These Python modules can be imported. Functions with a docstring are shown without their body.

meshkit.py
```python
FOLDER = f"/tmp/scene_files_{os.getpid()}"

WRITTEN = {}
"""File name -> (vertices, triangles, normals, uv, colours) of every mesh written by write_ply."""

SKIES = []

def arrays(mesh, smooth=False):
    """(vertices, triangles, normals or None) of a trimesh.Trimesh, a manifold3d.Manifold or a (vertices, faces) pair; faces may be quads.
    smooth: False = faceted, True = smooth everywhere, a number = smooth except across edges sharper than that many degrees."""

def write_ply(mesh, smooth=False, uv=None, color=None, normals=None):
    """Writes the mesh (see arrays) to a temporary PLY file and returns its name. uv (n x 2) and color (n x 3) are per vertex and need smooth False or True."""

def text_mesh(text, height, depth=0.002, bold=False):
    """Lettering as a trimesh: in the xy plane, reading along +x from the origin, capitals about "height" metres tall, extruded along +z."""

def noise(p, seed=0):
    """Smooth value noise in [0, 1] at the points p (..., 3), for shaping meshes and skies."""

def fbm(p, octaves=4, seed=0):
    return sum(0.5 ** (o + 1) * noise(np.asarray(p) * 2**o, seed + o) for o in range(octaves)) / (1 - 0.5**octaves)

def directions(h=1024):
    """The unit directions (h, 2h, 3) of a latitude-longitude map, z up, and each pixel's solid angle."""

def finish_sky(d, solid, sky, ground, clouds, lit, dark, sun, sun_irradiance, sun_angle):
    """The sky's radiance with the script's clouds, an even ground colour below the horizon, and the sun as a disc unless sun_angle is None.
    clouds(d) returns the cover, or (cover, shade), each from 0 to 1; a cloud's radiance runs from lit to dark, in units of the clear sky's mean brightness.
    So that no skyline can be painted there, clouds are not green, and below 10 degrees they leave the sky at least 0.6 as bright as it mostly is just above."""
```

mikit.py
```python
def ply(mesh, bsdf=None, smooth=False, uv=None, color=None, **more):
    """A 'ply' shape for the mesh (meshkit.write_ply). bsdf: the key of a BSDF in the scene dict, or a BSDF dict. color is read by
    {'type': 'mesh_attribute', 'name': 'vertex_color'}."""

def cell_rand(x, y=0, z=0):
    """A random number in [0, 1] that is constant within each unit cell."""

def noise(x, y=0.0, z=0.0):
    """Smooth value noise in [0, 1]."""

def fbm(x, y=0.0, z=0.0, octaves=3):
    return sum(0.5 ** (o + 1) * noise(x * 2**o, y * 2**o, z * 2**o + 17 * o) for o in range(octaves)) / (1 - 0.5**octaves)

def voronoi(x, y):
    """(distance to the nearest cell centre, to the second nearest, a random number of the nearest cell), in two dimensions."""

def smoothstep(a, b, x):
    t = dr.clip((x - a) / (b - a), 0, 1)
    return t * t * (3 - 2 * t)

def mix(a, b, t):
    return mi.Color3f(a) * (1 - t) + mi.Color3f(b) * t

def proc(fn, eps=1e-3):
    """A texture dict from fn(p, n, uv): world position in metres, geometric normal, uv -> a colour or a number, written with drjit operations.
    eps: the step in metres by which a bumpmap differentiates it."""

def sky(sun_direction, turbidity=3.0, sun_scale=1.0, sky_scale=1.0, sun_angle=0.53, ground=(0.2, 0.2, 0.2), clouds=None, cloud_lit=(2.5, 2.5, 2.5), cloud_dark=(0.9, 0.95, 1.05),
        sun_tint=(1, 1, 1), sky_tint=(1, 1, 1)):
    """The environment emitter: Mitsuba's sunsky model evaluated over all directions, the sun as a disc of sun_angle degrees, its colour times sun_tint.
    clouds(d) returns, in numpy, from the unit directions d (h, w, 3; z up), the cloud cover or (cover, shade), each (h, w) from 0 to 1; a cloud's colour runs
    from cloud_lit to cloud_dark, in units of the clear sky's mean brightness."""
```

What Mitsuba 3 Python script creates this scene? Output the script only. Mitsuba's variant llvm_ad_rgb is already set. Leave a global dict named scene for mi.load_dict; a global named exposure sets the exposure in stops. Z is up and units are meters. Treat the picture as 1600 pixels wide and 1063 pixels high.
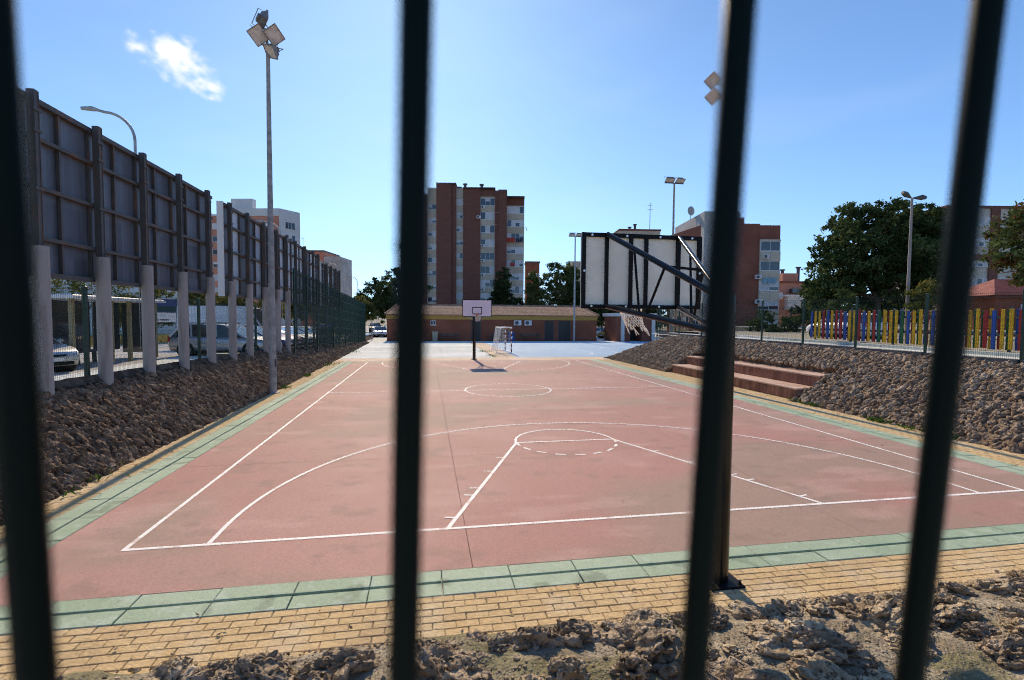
import math, random
import numpy as np, trimesh, drjit as dr, mitsuba as mi, mikit, meshkit
from mikit import fbm, noise, voronoi, smoothstep, mix, proc, cell_rand

T = mi.ScalarTransform4f
scene, labels = {'type': 'scene'}, {}
PI = math.pi
# ------------------------------------------------------------------ camera, sky, exposure
YAW, PITCH, ROLL = -0.172784, -0.045943, 0.007129
CAM = np.array([3.518, -6.352, 2.774])
_fw = np.array([-math.sin(YAW) * math.cos(PITCH), math.cos(YAW) * math.cos(PITCH), math.sin(PITCH)])
_r = np.array([math.cos(YAW), math.sin(YAW), 0.0])
_u = np.cross(_r, _fw)
_up = -math.sin(ROLL) * _r + math.cos(ROLL) * _u
scene['camera'] = {
    'type': 'thinlens', 'fov': 2 * math.degrees(math.atan(800 / 765.38)), 'fov_axis': 'x',
    'aperture_radius': 0.0026, 'focus_distance': 16.0, 'near_clip': 0.02, 'far_clip': 3000.0,
    'to_world': T().look_at(origin=CAM.tolist(), target=(CAM + _fw).tolist(), up=_up.tolist()),
}
SUN = np.array([-0.024, 0.805, 0.585])


def clouds(d):
    c = np.array([-0.368, 0.848, 0.379]); c /= np.linalg.norm(c)
    e1 = np.cross(c, [0, 0, 1.0]); e1 /= np.linalg.norm(e1)
    e2 = np.cross(e1, c)
    x, y, z = d @ e1, d @ e2, d @ c
    near = (z > 0.8)
    P = np.stack([x * 30 + y * 12, y * 38 - x * 8, z * 0 + 3.3], -1)
    n = meshkit.fbm(P, 6, seed=14)
    x, y = x + .007, y - .008
    a = x / 0.056
    b = (y + 0.32 * x) / 0.036
    shape = 1.0 - np.sqrt(a * a + b * b)
    n2 = meshkit.fbm(P * 3.1 + 7, 5, seed=31)
    cov = np.clip((shape * 1.2 + (n - 0.50) * 2.3 + (n2 - .5) * 1.1) * .95, 0, 1) * near * np.clip((shape + .55) / .4, 0, 1)
    thin = np.clip(meshkit.fbm(np.stack([d[..., 0] * 3, d[..., 1] * 3, d[..., 2] * 9], -1), 4, seed=9) - 0.52, 0, 1) * 0.5
    return np.clip(cov * cov * (3 - 2 * cov) + thin * 0.5, 0, 1), 0.12 + 0.0 * n


scene['sky'] = mikit.sky(SUN, turbidity=2.2, clouds=clouds, cloud_lit=(3.2, 3.2, 3.2), sky_scale=1.3, sky_tint=(.76, .915, 1.13))
exposure = 1.95


# ------------------------------------------------------------------ helpers
class M:
    """Collects pieces of one mesh."""
    def __init__(s):
        s.v, s.f, s.n = [], [], 0

    def add(s, v, f):
        v = np.asarray(v, float); f = np.asarray(f, int)
        if f.shape[1] == 4:
            f = np.vstack([f[:, [0, 1, 2]], f[:, [0, 2, 3]]])
        s.v.append(v); s.f.append(f + s.n); s.n += len(v)
        return s

    def tm(s, m):
        return s.add(m.vertices, m.faces)

    def box(s, x0, x1, y0, y1, z0, z1):
        v = [(x, y, z) for z in (z0, z1) for y in (y0, y1) for x in (x0, x1)]
        f = [(0, 2, 3, 1), (4, 5, 7, 6), (0, 1, 5, 4), (2, 6, 7, 3), (0, 4, 6, 2), (1, 3, 7, 5)]
        return s.add(v, f)

    def bevel(s, x0, x1, y0, y1, z0, z1, b):
        """A slab whose top edges are chamfered by b."""
        lo = [(x0, y0, z0), (x1, y0, z0), (x1, y1, z0), (x0, y1, z0)]
        mid = [(x, y, z1 - b) for x, y, _ in lo]
        top = [(x0 + b, y0 + b, z1), (x1 - b, y0 + b, z1), (x1 - b, y1 - b, z1), (x0 + b, y1 - b, z1)]
        f = [(8, 9, 10, 11)]
        for k in range(4):
            j = (k + 1) % 4
            f += [(k, j, 4 + j, 4 + k), (4 + k, 4 + j, 8 + j, 8 + k)]
        return s.add(lo + mid + top, f)

    def quad(s, a, b, c, d):
        return s.add([a, b, c, d], [(0, 1, 2, 3)])

    def tube(s, pts, r, n=8, cap=True):
        p = np.asarray(pts, float)
        r = np.broadcast_to(np.asarray(r, float), (len(p),))
        t = np.gradient(p, axis=0); t /= np.linalg.norm(t, axis=1, keepdims=True) + 1e-12
        ref = np.array([0, 0, 1.0]) if abs(t[:, 2]).mean() < 0.8 else np.array([1.0, 0, 0])
        a = np.cross(t, ref); a /= np.linalg.norm(a, axis=1, keepdims=True) + 1e-12
        b = np.cross(t, a)
        th = np.arange(n) * 2 * PI / n + PI / n
        v = (p[:, None] + r[:, None, None] * (np.cos(th)[None, :, None] * a[:, None] + np.sin(th)[None, :, None] * b[:, None])).reshape(-1, 3)
        f = []
        for i in range(len(p) - 1):
            for j in range(n):
                k = (j + 1) % n
                f.append((i * n + j, (i + 1) * n + j, (i + 1) * n + k, i * n + k))
        s.add(v, f)
        if cap:
            m = len(p) - 1
            s.add(v[:n], [(0, j, j + 1) for j in range(1, n - 1)])
            s.add(v[m * n:], [(0, j + 1, j) for j in range(1, n - 1)])
        return s

    def mesh(s, mat=None):
        v, f = np.vstack(s.v), np.vstack(s.f)
        if mat is not None:
            v = v @ np.asarray(mat)[:3, :3].T + np.asarray(mat)[:3, 3]
        return trimesh.Trimesh(v, f, process=False)


_used = {}


def numbered(name):
    k = _used.get(name, 0); _used[name] = k + 1
    return name if k == 0 else f'{name}_{k:03d}'


def thing(name, label, cat, group=None, kind=None):
    key = numbered(name)
    labels[key] = {'label': label, 'category': cat}
    if group: labels[key]['group'] = group
    if kind: labels[key]['kind'] = kind
    return key


def put(parent, part, mesh, mat, smooth=False, kind=None, label=None, to_world=None):
    """One entry of the scene: a part of parent, or parent itself when part is None."""
    key = parent if part is None else numbered(parent + '__' + part)
    if isinstance(mesh, dict):
        d = {**mesh, 'bsdf': {'type': 'ref', 'id': mat}}
    else:
        d = mikit.ply(mesh.mesh() if isinstance(mesh, M) else mesh, mat, smooth=smooth)
    if to_world is not None:
        d = {**d, 'to_world': to_world}
    scene[key] = d
    if kind or label:
        labels.setdefault(key, {})
        if kind: labels[key]['kind'] = kind
        if label: labels[key]['label'] = label
    return key


def rotz(a, o=(0, 0, 0)):
    c, s = math.cos(a), math.sin(a)
    return np.array([[c, -s, 0, o[0]], [s, c, 0, o[1]], [0, 0, 1, o[2]], [0, 0, 0, 1.0]])


def TW(m):
    return T(np.asarray(m).tolist())


# ------------------------------------------------------------------ materials
def mat(name, color, rough=0.7, spec=0.3, metal=0.0, bump=None, scale=0.01, eps=2e-3, **kw):
    b = {'type': 'principled', 'base_color': color if isinstance(color, dict) else {'type': 'rgb', 'value': list(color)},
         'roughness': rough, 'specular': spec, 'metallic': metal, **kw}
    if bump is not None:
        b = {'type': 'bumpmap', 'arbitrary': proc(bump, eps), 'scale': scale, 'bsdf': b}
    scene[name] = {'type': 'twosided', 'bsdf': b}
    return name


def two(c1, c2, s, lo=0.35, hi=0.65, oct=3, sy=None, sz=None):
    sy = s if sy is None else sy; sz = s if sz is None else sz
    return proc(lambda p, n, uv: mix(c1, c2, smoothstep(lo, hi, fbm(p.x * s, p.y * sy, p.z * sz, octaves=oct))))


def f_court(p, n, uv):
    a = fbm(p.x * 0.35 + 3, p.y * 0.35, octaves=4)
    c = mix((.330, .168, .142), (.360, .198, .168), smoothstep(.35, .65, a))
    g = fbm(p.x * 0.28 + 40, p.y * 0.45 + 7, octaves=5)
    c = mix(c, (.255, .190, .145), smoothstep(.46, .72, g) * 0.75)
    s = fbm(p.x * 0.8, p.y * 2.2 + 20, octaves=5)
    c = mix(c, (.43, .27, .235), smoothstep(.54, .74, s) * 0.40)
    d = fbm(p.x * 2.2 + 9, p.y * 3.0, octaves=4)
    c = mix(c, (.17, .12, .095), smoothstep(.60, .80, d) * 0.35)
    k = noise(p.x * 70, p.y * 70)
    return c * (0.88 + 0.24 * k)


def f_grain(p, n, uv):
    return noise(p.x * 160, p.y * 160) * 0.6 + noise(p.x * 60, p.y * 60)


mat('m_court', proc(f_court), .78, .35, bump=f_grain, scale=.0025)
mat('m_court_gap', (.12, .065, .055), .9)


def f_line(p, n, uv):
    w = fbm(p.x * 7, p.y * 7, octaves=4)
    return mix((.74, .72, .68), (.50, .36, .31), smoothstep(.60, .78, w) * .7)


mat('m_line', proc(f_line), .7)


def f_green(p, n, uv):
    c = mix((.255, .335, .232), (.310, .388, .282), smoothstep(.3, .7, fbm(p.x * 1.1, p.y * 1.1, octaves=4)))
    d = fbm(p.x * 6, p.y * 6 + 5, octaves=4)
    c = mix(c, (.36, .43, .35), smoothstep(.6, .75, d) * .6)
    c = mix(c, (.12, .16, .11), smoothstep(.66, .8, fbm(p.x * 3 + 8, p.y * 3, octaves=4)) * .6)
    return c * (.86 + .28 * noise(p.x * 90, p.y * 90))


mat('m_green', proc(f_green), .75, bump=f_grain, scale=.003)


def paver(c1, c2):
    def fn(p, n, uv):
        c = mix(c1, c2, fbm(p.x * 9, p.y * 9, octaves=3))
        c = mix(c, (.30, .22, .13), smoothstep(.54, .76, fbm(p.x * 1.3, p.y * 1.3 + 3, octaves=5)) * .3)
        c = mix(c, (.55, .47, .33), smoothstep(.56, .74, fbm(p.x * 2.1 + 9, p.y * 2.1, octaves=4)) * .3)
        return c * (.84 + .32 * fbm(p.x * 55, p.y * 55, octaves=2))
    return proc(fn)


PAV = [mat('m_paver', paver((.45, .315, .150), (.53, .385, .200)), .85, bump=f_grain, scale=.004), mat('m_paver_pale', paver((.47, .335, .165), (.54, .40, .215)), .85, bump=f_grain, scale=.004), mat('m_paver_dull', paver((.43, .30, .15), (.50, .36, .19)), .85, bump=f_grain, scale=.004)]
mat('m_joint', two((.15, .12, .08), (.26, .205, .135), 9), .95)


def f_concrete(p, n, uv):
    c = mix((.50, .52, .47), (.62, .63, .58), smoothstep(.3, .7, fbm(p.x * .15, p.y * .5, octaves=4)))
    return mix(c, (.36, .38, .33), smoothstep(.56, .75, fbm(p.x * .5 + 4, p.y * 2.2, octaves=4)) * .7)


mat('m_concrete', proc(f_concrete), .85)
mat('m_blue', two((.20, .335, .46), (.26, .395, .51), .25, .3, .7, 4), .75)
mat('m_sand', two((.52, .38, .25), (.62, .48, .34), .8, .3, .7, 4), .9)
mat('m_street', two((.30, .29, .27), (.40, .39, .36), .35, .3, .7, 4), .9)
mat('m_asphalt', two((.16, .16, .165), (.22, .22, .22), .4, .3, .7, 4), .9)
mat('m_ground', two((.22, .19, .13), (.30, .27, .19), .1, .3, .7, 4), .95)
mat('m_drygrass', two((.30, .25, .12), (.16, .17, .06), .8), .95)


def stone(c1, c2, c3, s=6.0):
    def fn(p, n, uv):
        c = mix(c1, c2, smoothstep(.3, .7, fbm(p.x * s, p.y * s, p.z * s, octaves=4)))
        c = mix(c, c3, smoothstep(.55, .75, fbm(p.x * s * 3 + 11, p.y * s * 3, p.z * s * 3, octaves=3)))
        return c * (.7 + .6 * noise(p.x * 140, p.y * 140, p.z * 140))
    return proc(fn)


def f_pit(p, n, uv):
    a = fbm(p.x * 28, p.y * 28, p.z * 28, octaves=4)
    b = fbm(p.x * 75 + 5, p.y * 75, p.z * 75, octaves=2)
    return a * 1.2 + b * .5 - 1.5 * smoothstep(.56, .70, fbm(p.x * 19 + 30, p.y * 19, p.z * 19, octaves=2))


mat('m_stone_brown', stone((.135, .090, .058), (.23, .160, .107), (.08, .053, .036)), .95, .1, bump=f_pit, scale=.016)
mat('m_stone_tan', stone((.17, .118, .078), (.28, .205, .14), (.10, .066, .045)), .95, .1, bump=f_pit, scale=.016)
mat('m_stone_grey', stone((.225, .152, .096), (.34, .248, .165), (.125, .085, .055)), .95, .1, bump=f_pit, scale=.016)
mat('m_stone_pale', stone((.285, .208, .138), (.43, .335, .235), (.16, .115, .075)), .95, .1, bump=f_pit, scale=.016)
mat('m_lime', stone((.29, .220, .138), (.46, .37, .25), (.13, .092, .058), 9), .95, .1, bump=f_pit, scale=.022)
mat('m_lime_dark', stone((.22, .165, .105), (.37, .29, .20), (.10, .073, .048), 9), .95, .1, bump=f_pit, scale=.022)
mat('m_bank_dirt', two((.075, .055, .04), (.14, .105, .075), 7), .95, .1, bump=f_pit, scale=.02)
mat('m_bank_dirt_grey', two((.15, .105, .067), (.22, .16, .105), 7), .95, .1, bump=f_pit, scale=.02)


def f_soil(p, n, uv):
    c = mix((.22, .178, .118), (.33, .278, .198), smoothstep(.3, .7, fbm(p.x * 5, p.y * 5, octaves=4)))
    moss = fbm(p.x * 1.6 + 7, p.y * 2.0, octaves=5)
    c = mix(c, (.135, .130, .058), smoothstep(.48, .64, moss) * .7)
    peb = voronoi(p.x * 34, p.y * 34)
    c = mix(c, mix((.42, .37, .28), (.12, .1, .07), peb[2]), smoothstep(.32, .2, peb[0]) * .7)
    return c * (.72 + .56 * noise(p.x * 150, p.y * 150))


def f_soilb(p, n, uv):
    peb = voronoi(p.x * 34, p.y * 34)
    return smoothstep(.36, .1, peb[0]) * .7 + fbm(p.x * 45, p.y * 45, octaves=3) * 1.3


mat('m_soil', proc(f_soil), .95, .1, bump=f_soilb, scale=.010)
mat('m_black', (.006, .006, .007), .45, .12)
mat('m_rail', (.0018, .0058, .005), .42, .07)
mat('m_gloss_black', (.005, .005, .006), .2, .4)
mat('m_board_back', two((.74, .67, .56), (.80, .73, .62), 2.0, .3, .7, 3), .6)
mat('m_board_front', (.80, .66, .67), .5)
mat('m_orange', (.50, .09, .02), .5)
mat('m_net', two((.80, .74, .64), (.88, .84, .77), 30), .9)
mat('m_bolt', (.62, .62, .62), .35, .5, metal=.6)
mat('m_galv', two((.30, .31, .31), (.40, .41, .41), 5, .3, .7, 3), .55, .5, metal=.25)
mat('m_mast', two((.24, .23, .22), (.34, .33, .31), 6, .3, .7, 3), .7)
mat('m_glass_lamp', two((.50, .44, .38), (.66, .59, .52), 9), .2, .5)
mat('m_lampbody', (.09, .085, .085), .5)
mat('m_lamphousing', two((.15, .135, .13), (.24, .22, .21), 6), .55)
mat('m_pillar', proc(lambda p, n, uv: mix(mix((.275, .245, .22), (.35, .315, .285), fbm(p.x * 1.4, p.y * 1.4, p.z * .6, octaves=4)), (.17, .14, .12), smoothstep(.52, .74, fbm(p.x * 11, p.y * 11, p.z * .9, octaves=4)) * .55)), .8)
mat('m_bb_frame', proc(lambda p, n, uv: mix(mix((.05, .046, .042), (.095, .088, .078), fbm(p.x * 3, p.y * 3, p.z * 3)), (.15, .075, .04), smoothstep(.54, .72, fbm(p.x * 9, p.y * 9, p.z * 2.2, octaves=4)) * .7)), .6, .4)


def f_bbp(p, n, uv):
    k = cell_rand(dr.floor(p.y / .8), dr.floor(p.z / .97), 5)
    c = mix((.060, .067, .082), (.118, .130, .148), k)
    return mix(c, (.17, .18, .19), smoothstep(.5, .8, fbm(p.y * 2.5, p.z * .5, octaves=4)) * .5) * (.75 + .5 * fbm(p.y * 14, p.z * 1.1, octaves=3))


mat('m_bb_panel', proc(f_bbp), .5, .45, metal=.1)
mat('m_bb_panel_pale', two((.34, .38, .41), (.58, .62, .64), .9, .3, .7, 4, sz=.25), .45, .45)
mat('m_fence', (.012, .045, .030), .45, .4)
mat('m_fence_wire', (.012, .036, .026), .5, .3)
mat('m_brickwall', two((.150, .062, .044), (.195, .085, .060), 1.5, .3, .7, 4, sz=6), .9)
mat('m_brickwall2', two((.20, .070, .045), (.255, .095, .060), .5, .3, .7, 4), .9)
mat('m_coral', two((.46, .20, .13), (.52, .24, .16), .3), .85)
mat('m_cream', two((.46, .385, .28), (.53, .45, .34), .5, .3, .7, 4, sz=.25), .85)
mat('m_beige_wall', two((.48, .42, .34), (.56, .50, .41), .4), .85)
mat('m_white', (.70, .70, .69), .55)
mat('m_offwhite', (.60, .585, .56), .7)
mat('m_greywall', two((.34, .33, .31), (.42, .41, .39), .5), .85)
mat('m_pane', (.03, .04, .055), .08, .7)
mat('m_shutter', two((.50, .50, .49), (.60, .60, .59), .8), .6)
mat('m_awning', (.24, .30, .28), .7)
mat('m_cloth_red', (.42, .05, .03), .9)
mat('m_cloth_dark', (.03, .03, .045), .9)
mat('m_cloth_blue', (.22, .36, .42), .9)
mat('m_low_wall', two((.21, .070, .040), (.26, .092, .054), .6), .85)
mat('m_fascia', (.44, .26, .065), .7)
mat('m_door_dark', (.035, .033, .032), .5)
mat('m_rooftile', two((.24, .145, .10), (.36, .235, .165), 4.5, .3, .7, 3), .9)
mat('m_redroof', two((.19, .055, .045), (.24, .075, .06), 2), .7)
mat('m_terracotta', two((.24, .115, .07), (.32, .165, .105), 3, .3, .7, 4), .85, bump=f_grain, scale=.003)
mat('m_terracotta_dark', two((.17, .082, .052), (.24, .12, .078), 3, .3, .7, 4), .85, bump=f_grain, scale=.003)
mat('m_terracotta_top', two((.42, .27, .19), (.52, .36, .27), 2, .3, .7, 4), .85, bump=f_grain, scale=.003)
mat('m_trunk', two((.10, .075, .055), (.17, .13, .10), 8, sz=2), .95)
mat('m_rubber', (.015, .015, .015), .8)
mat('m_rim', (.45, .45, .46), .3, .5, metal=.7)
mat('m_carglass', (.02, .025, .03), .05, .8)
mat('m_car_silver', (.46, .48, .50), .28, .5, metal=.5, clearcoat=1.0)
mat('m_car_white', (.68, .69, .70), .3, .5, clearcoat=1.0)
mat('m_car_blue', (.02, .03, .085), .25, .5, clearcoat=1.0)
mat('m_car_red', (.20, .02, .03), .25, .5, clearcoat=1.0)
mat('m_car_black', (.015, .015, .018), .22, .5, clearcoat=1.0)
mat('m_car_grey', (.20, .21, .23), .28, .5, metal=.3, clearcoat=1.0)
mat('m_headlight', (.62, .64, .66), .12, .8)
mat('m_tail', (.35, .01, .01), .2, .6)
mat('m_plate', (.7, .7, .68), .5)
mat('m_ochre_post', (.30, .25, .14), .6)
mat('m_ad_blue', (.04, .06, .17), .4)
mat('m_bin_beige', (.36, .32, .22), .7)
mat('m_bin_blue', (.03, .09, .26), .6)
mat('m_bin_green', (.015, .05, .045), .6)
mat('m_shelterglass', (.05, .055, .06), .1, .6)
for nm, c in dict(red=(.34, .022, .020), blue=(.022, .085, .36), yellow=(.66, .39, .015), green=(.015, .115, .035)).items():
    mat('m_slat_' + nm, two(c, tuple(.8 * q for q in c), 5, .3, .7, 3), .6)


def leafmat(name, c1, c2, s=.8, tr=.5):
    scene[name] = {'type': 'principledthin', 'base_color': two(c1, c2, s, .35, .65, 3), 'roughness': .6, 'diff_trans': tr, 'spec_trans': 0.0, 'eta': 1.3}
    return name


leafmat('m_leaf', (.070, .098, .034), (.12, .15, .055))
leafmat('m_leaf_dark', (.034, .052, .021), (.062, .088, .032))
leafmat('m_leaf_olive', (.085, .100, .030), (.130, .135, .045))
leafmat('m_leaf_yellow', (.15, .15, .04), (.23, .19, .05))
leafmat('m_leaf_rust', (.16, .075, .03), (.10, .09, .03))
leafmat('m_weed', (.06, .12, .02), (.11, .17, .04), 6)
# ------------------------------------------------------------------ ground, street, paths
def zl(y):      # top edge of the bank on the street side
    return float(np.interp(y, [-7, 3, 8, 14, 19, 22, 48, 60], [1.50, 1.42, 1.37, 1.26, 1.16, 1.05, .12, .0]))


def zs(y):      # street level
    return float(np.interp(y, [-7, 20, 50, 70], [.90, .85, .08, .0]))


def zr(y):      # top edge of the bank on the playground side
    return float(np.interp(y, [-7, 5, 15, 24, 60], [1.55, 1.60, 1.66, 1.70, 1.72]))


def tag(key, label, cat, kind='structure'):
    labels[key] = {'label': label, 'category': cat, 'kind': kind}


k = numbered('ground')
m = M(); xs = np.array([-900, -200, -60, -20, 0, 12, 40, 60, 120, 300, 900.0]); ys = np.array([-60, -6.5, 23, 30, 50, 70, 120, 300, 1200.0])
X, Y = np.meshgrid(xs, ys)
m.add(np.stack([X, Y, np.full_like(X, -.12)], -1).reshape(-1, 3), [(i * 11 + j, i * 11 + j + 1, i * 11 + 12 + j, i * 11 + 11 + j) for i in range(8) for j in range(10)])
put(k, None, m, 'm_ground'); tag(k, 'bare dusty ground spreading out beyond the courts and buildings', 'ground')

# street side terrain: verge, pavement, road
def strip(key, x0, x1, z0f, z1f, mt, dz=0.0, nx=2):
    m = M(); ys = np.array([-14, -7, 0, 5, 8, 11, 14, 17, 20, 24, 30, 40, 50, 60, 80, 140.0]); xs = np.linspace(x0, x1, nx)
    v = [(x, y, z0f(y) + (z1f(y) - z0f(y)) * (x - x0) / (x1 - x0) + dz) for y in ys for x in xs]
    n = len(xs)
    m.add(v, [(i * n + j, i * n + j + 1, (i + 1) * n + j + 1, (i + 1) * n + j) for i in range(len(ys) - 1) for j in range(n - 1)])
    return put(key, None, m, mt)


k = strip(numbered('street_verge'), -4.6, -3.15, lambda y: zs(y) + .06, zl, 'm_bank_dirt', -.015); tag(k, 'narrow bare earth verge along the foot of the street fence', 'verge')
k = strip(numbered('pavement'), -7.4, -4.6, lambda y: zs(y) + .05, lambda y: zs(y) + .06, 'm_concrete', 0); tag(k, 'pale sunlit pavement between the parked cars and the mesh fence', 'pavement')
k = strip(numbered('road'), -19, -7.4, zs, zs, 'm_street', 0); tag(k, 'light worn road and parking bays behind the billboards', 'road')
k = strip(numbered('grass_verge'), -60, -19, zs, zs, 'm_drygrass', .02); tag(k, 'strip of dry yellow grass on the far side of the road', 'grass')

# court slabs
k = numbered('court_surface'); tag(k, 'red painted concrete basketball court with white lines', 'court')
put(k, None, M().box(-.92, 14.12, -1.06, 25.0, -.11, -.02), 'm_court_gap')
ex = [-.90, 4.02, 9.15, 14.10]; ey = [-1.055, 3.38, 7.80, 12.2, 16.6, 21.0, 25.0]
for i in range(3):
    for j in range(6):
        put(k, 'slab', M().bevel(ex[i] + .003, ex[i + 1] - .003, ey[j] + .003, ey[j + 1] - .003, -.02, 0, .003), 'm_court')


def ribbon(pts, w, z=.004):
    p = np.asarray(pts, float); t = np.gradient(p, axis=0); t /= np.linalg.norm(t, axis=1, keepdims=True)
    nrm = np.stack([-t[:, 1], t[:, 0]], -1) * w / 2
    a, b = p + nrm, p - nrm
    v = np.vstack([np.c_[a, np.full(len(p), z)], np.c_[b, np.full(len(p), z)]]); n = len(p)
    return M().add(v, [(i, n + i, n + i + 1, i + 1) for i in range(n - 1)])


def arc(cx, cy, r, a0, a1, n=96):
    t = np.radians(np.linspace(a0, a1, n)); return np.c_[cx + r * np.cos(t), cy + r * np.sin(t)]


W, L, XO, LW = 13.16, 24.25, 6.6, .056
def pl(part, pts, z=.004, w=LW, kk=k): put(kk, part, ribbon(pts, w, z), 'm_line')
pl('boundary_line', [(0, -.025), (0, L + .025)]); pl('boundary_line', [(W, -.025), (W, L + .025)])
pl('boundary_line', [(.025, 0), (W - .025, 0)]); pl('boundary_line', [(.025, L), (W - .025, L)])
pl('centre_line', [(.025, L / 2), (W - .025, L / 2)], .0042)
pl('centre_circle', arc(XO, L / 2, 1.64, 0, 360, 121), .006)
for s, y0 in ((1, 0), (-1, L)):
    f = lambda y: y0 + s * y
    A = arc(XO, 0.37, 5.69, 0, 180); A = np.vstack([[A[0, 0], .025], A, [A[-1, 0], .025]]); A[:, 1] = f(A[:, 1])
    pl('three_point_line', A, .0062)
    for q in (-1, 1):
        pl('lane_line', [(XO + q * 2.80, f(.025)), (XO + q * 1.125, f(4.21))], .005)
        for d in (.33, 1.15, 1.45, 2.28, 3.11):
            xq = XO + q * (2.80 - 1.675 * d / 4.21)
            pl('lane_mark', [(xq + q * .02, f(d)), (xq + q * .17, f(d + .03))], .0064, .04)
    pl('free_throw_line', [(XO - 1.1, f(4.21)), (XO + 1.1, f(4.21))], .0052)
    B = arc(XO, 4.21, 1.125, 0, 180); B[:, 1] = f(B[:, 1]); pl('free_throw_arc', B, .0068)
    for q in range(9):
        B = arc(XO, 4.21, 1.125, -180 + q * 20.5 + 2, -180 + q * 20.5 + 13, 8); B[:, 1] = f(B[:, 1]); pl('free_throw_dash', B, .0068)

# green kerb tiles: two rows with a slot drain between
rng = random.Random(5)
k = numbered('court_border'); tag(k, 'pale green concrete border tiles with a slot drain around the red court', 'border')
bm = M(); bm.box(-1.49, 14.72, -1.552, -1.055, -.11, -.055); bm.box(-1.49, -.90, -1.055, 25, -.11, -.055); bm.box(14.10, 14.72, -1.055, 25, -.11, -.055)
put(k, None, bm, 'm_black')
def tile(x0, x1, y0, y1):
    z = .004 + rng.uniform(-.003, .003); g = .004
    put(k, 'tile', M().bevel(x0 + g, x1 - g, y0 + g, y1 - g, -.05, z, .006), 'm_green')
n = 22; w = (14.70 + 1.47) / n
for i in range(n):
    x = -1.47 + i * w
    tile(x, x + w, -1.286, -1.055); tile(x + (.004 if i % 2 else 0), x + w, -1.548, -1.314)
n = 36; w = 26.0 / n
for i in range(n):
    y = -1.05 + i * w
    tile(-1.165, -.90, y, y + w); tile(-1.47, -1.19, y, y + w); tile(14.10, 14.39, y, y + w); tile(14.415, 14.70, y, y + w)

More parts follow.
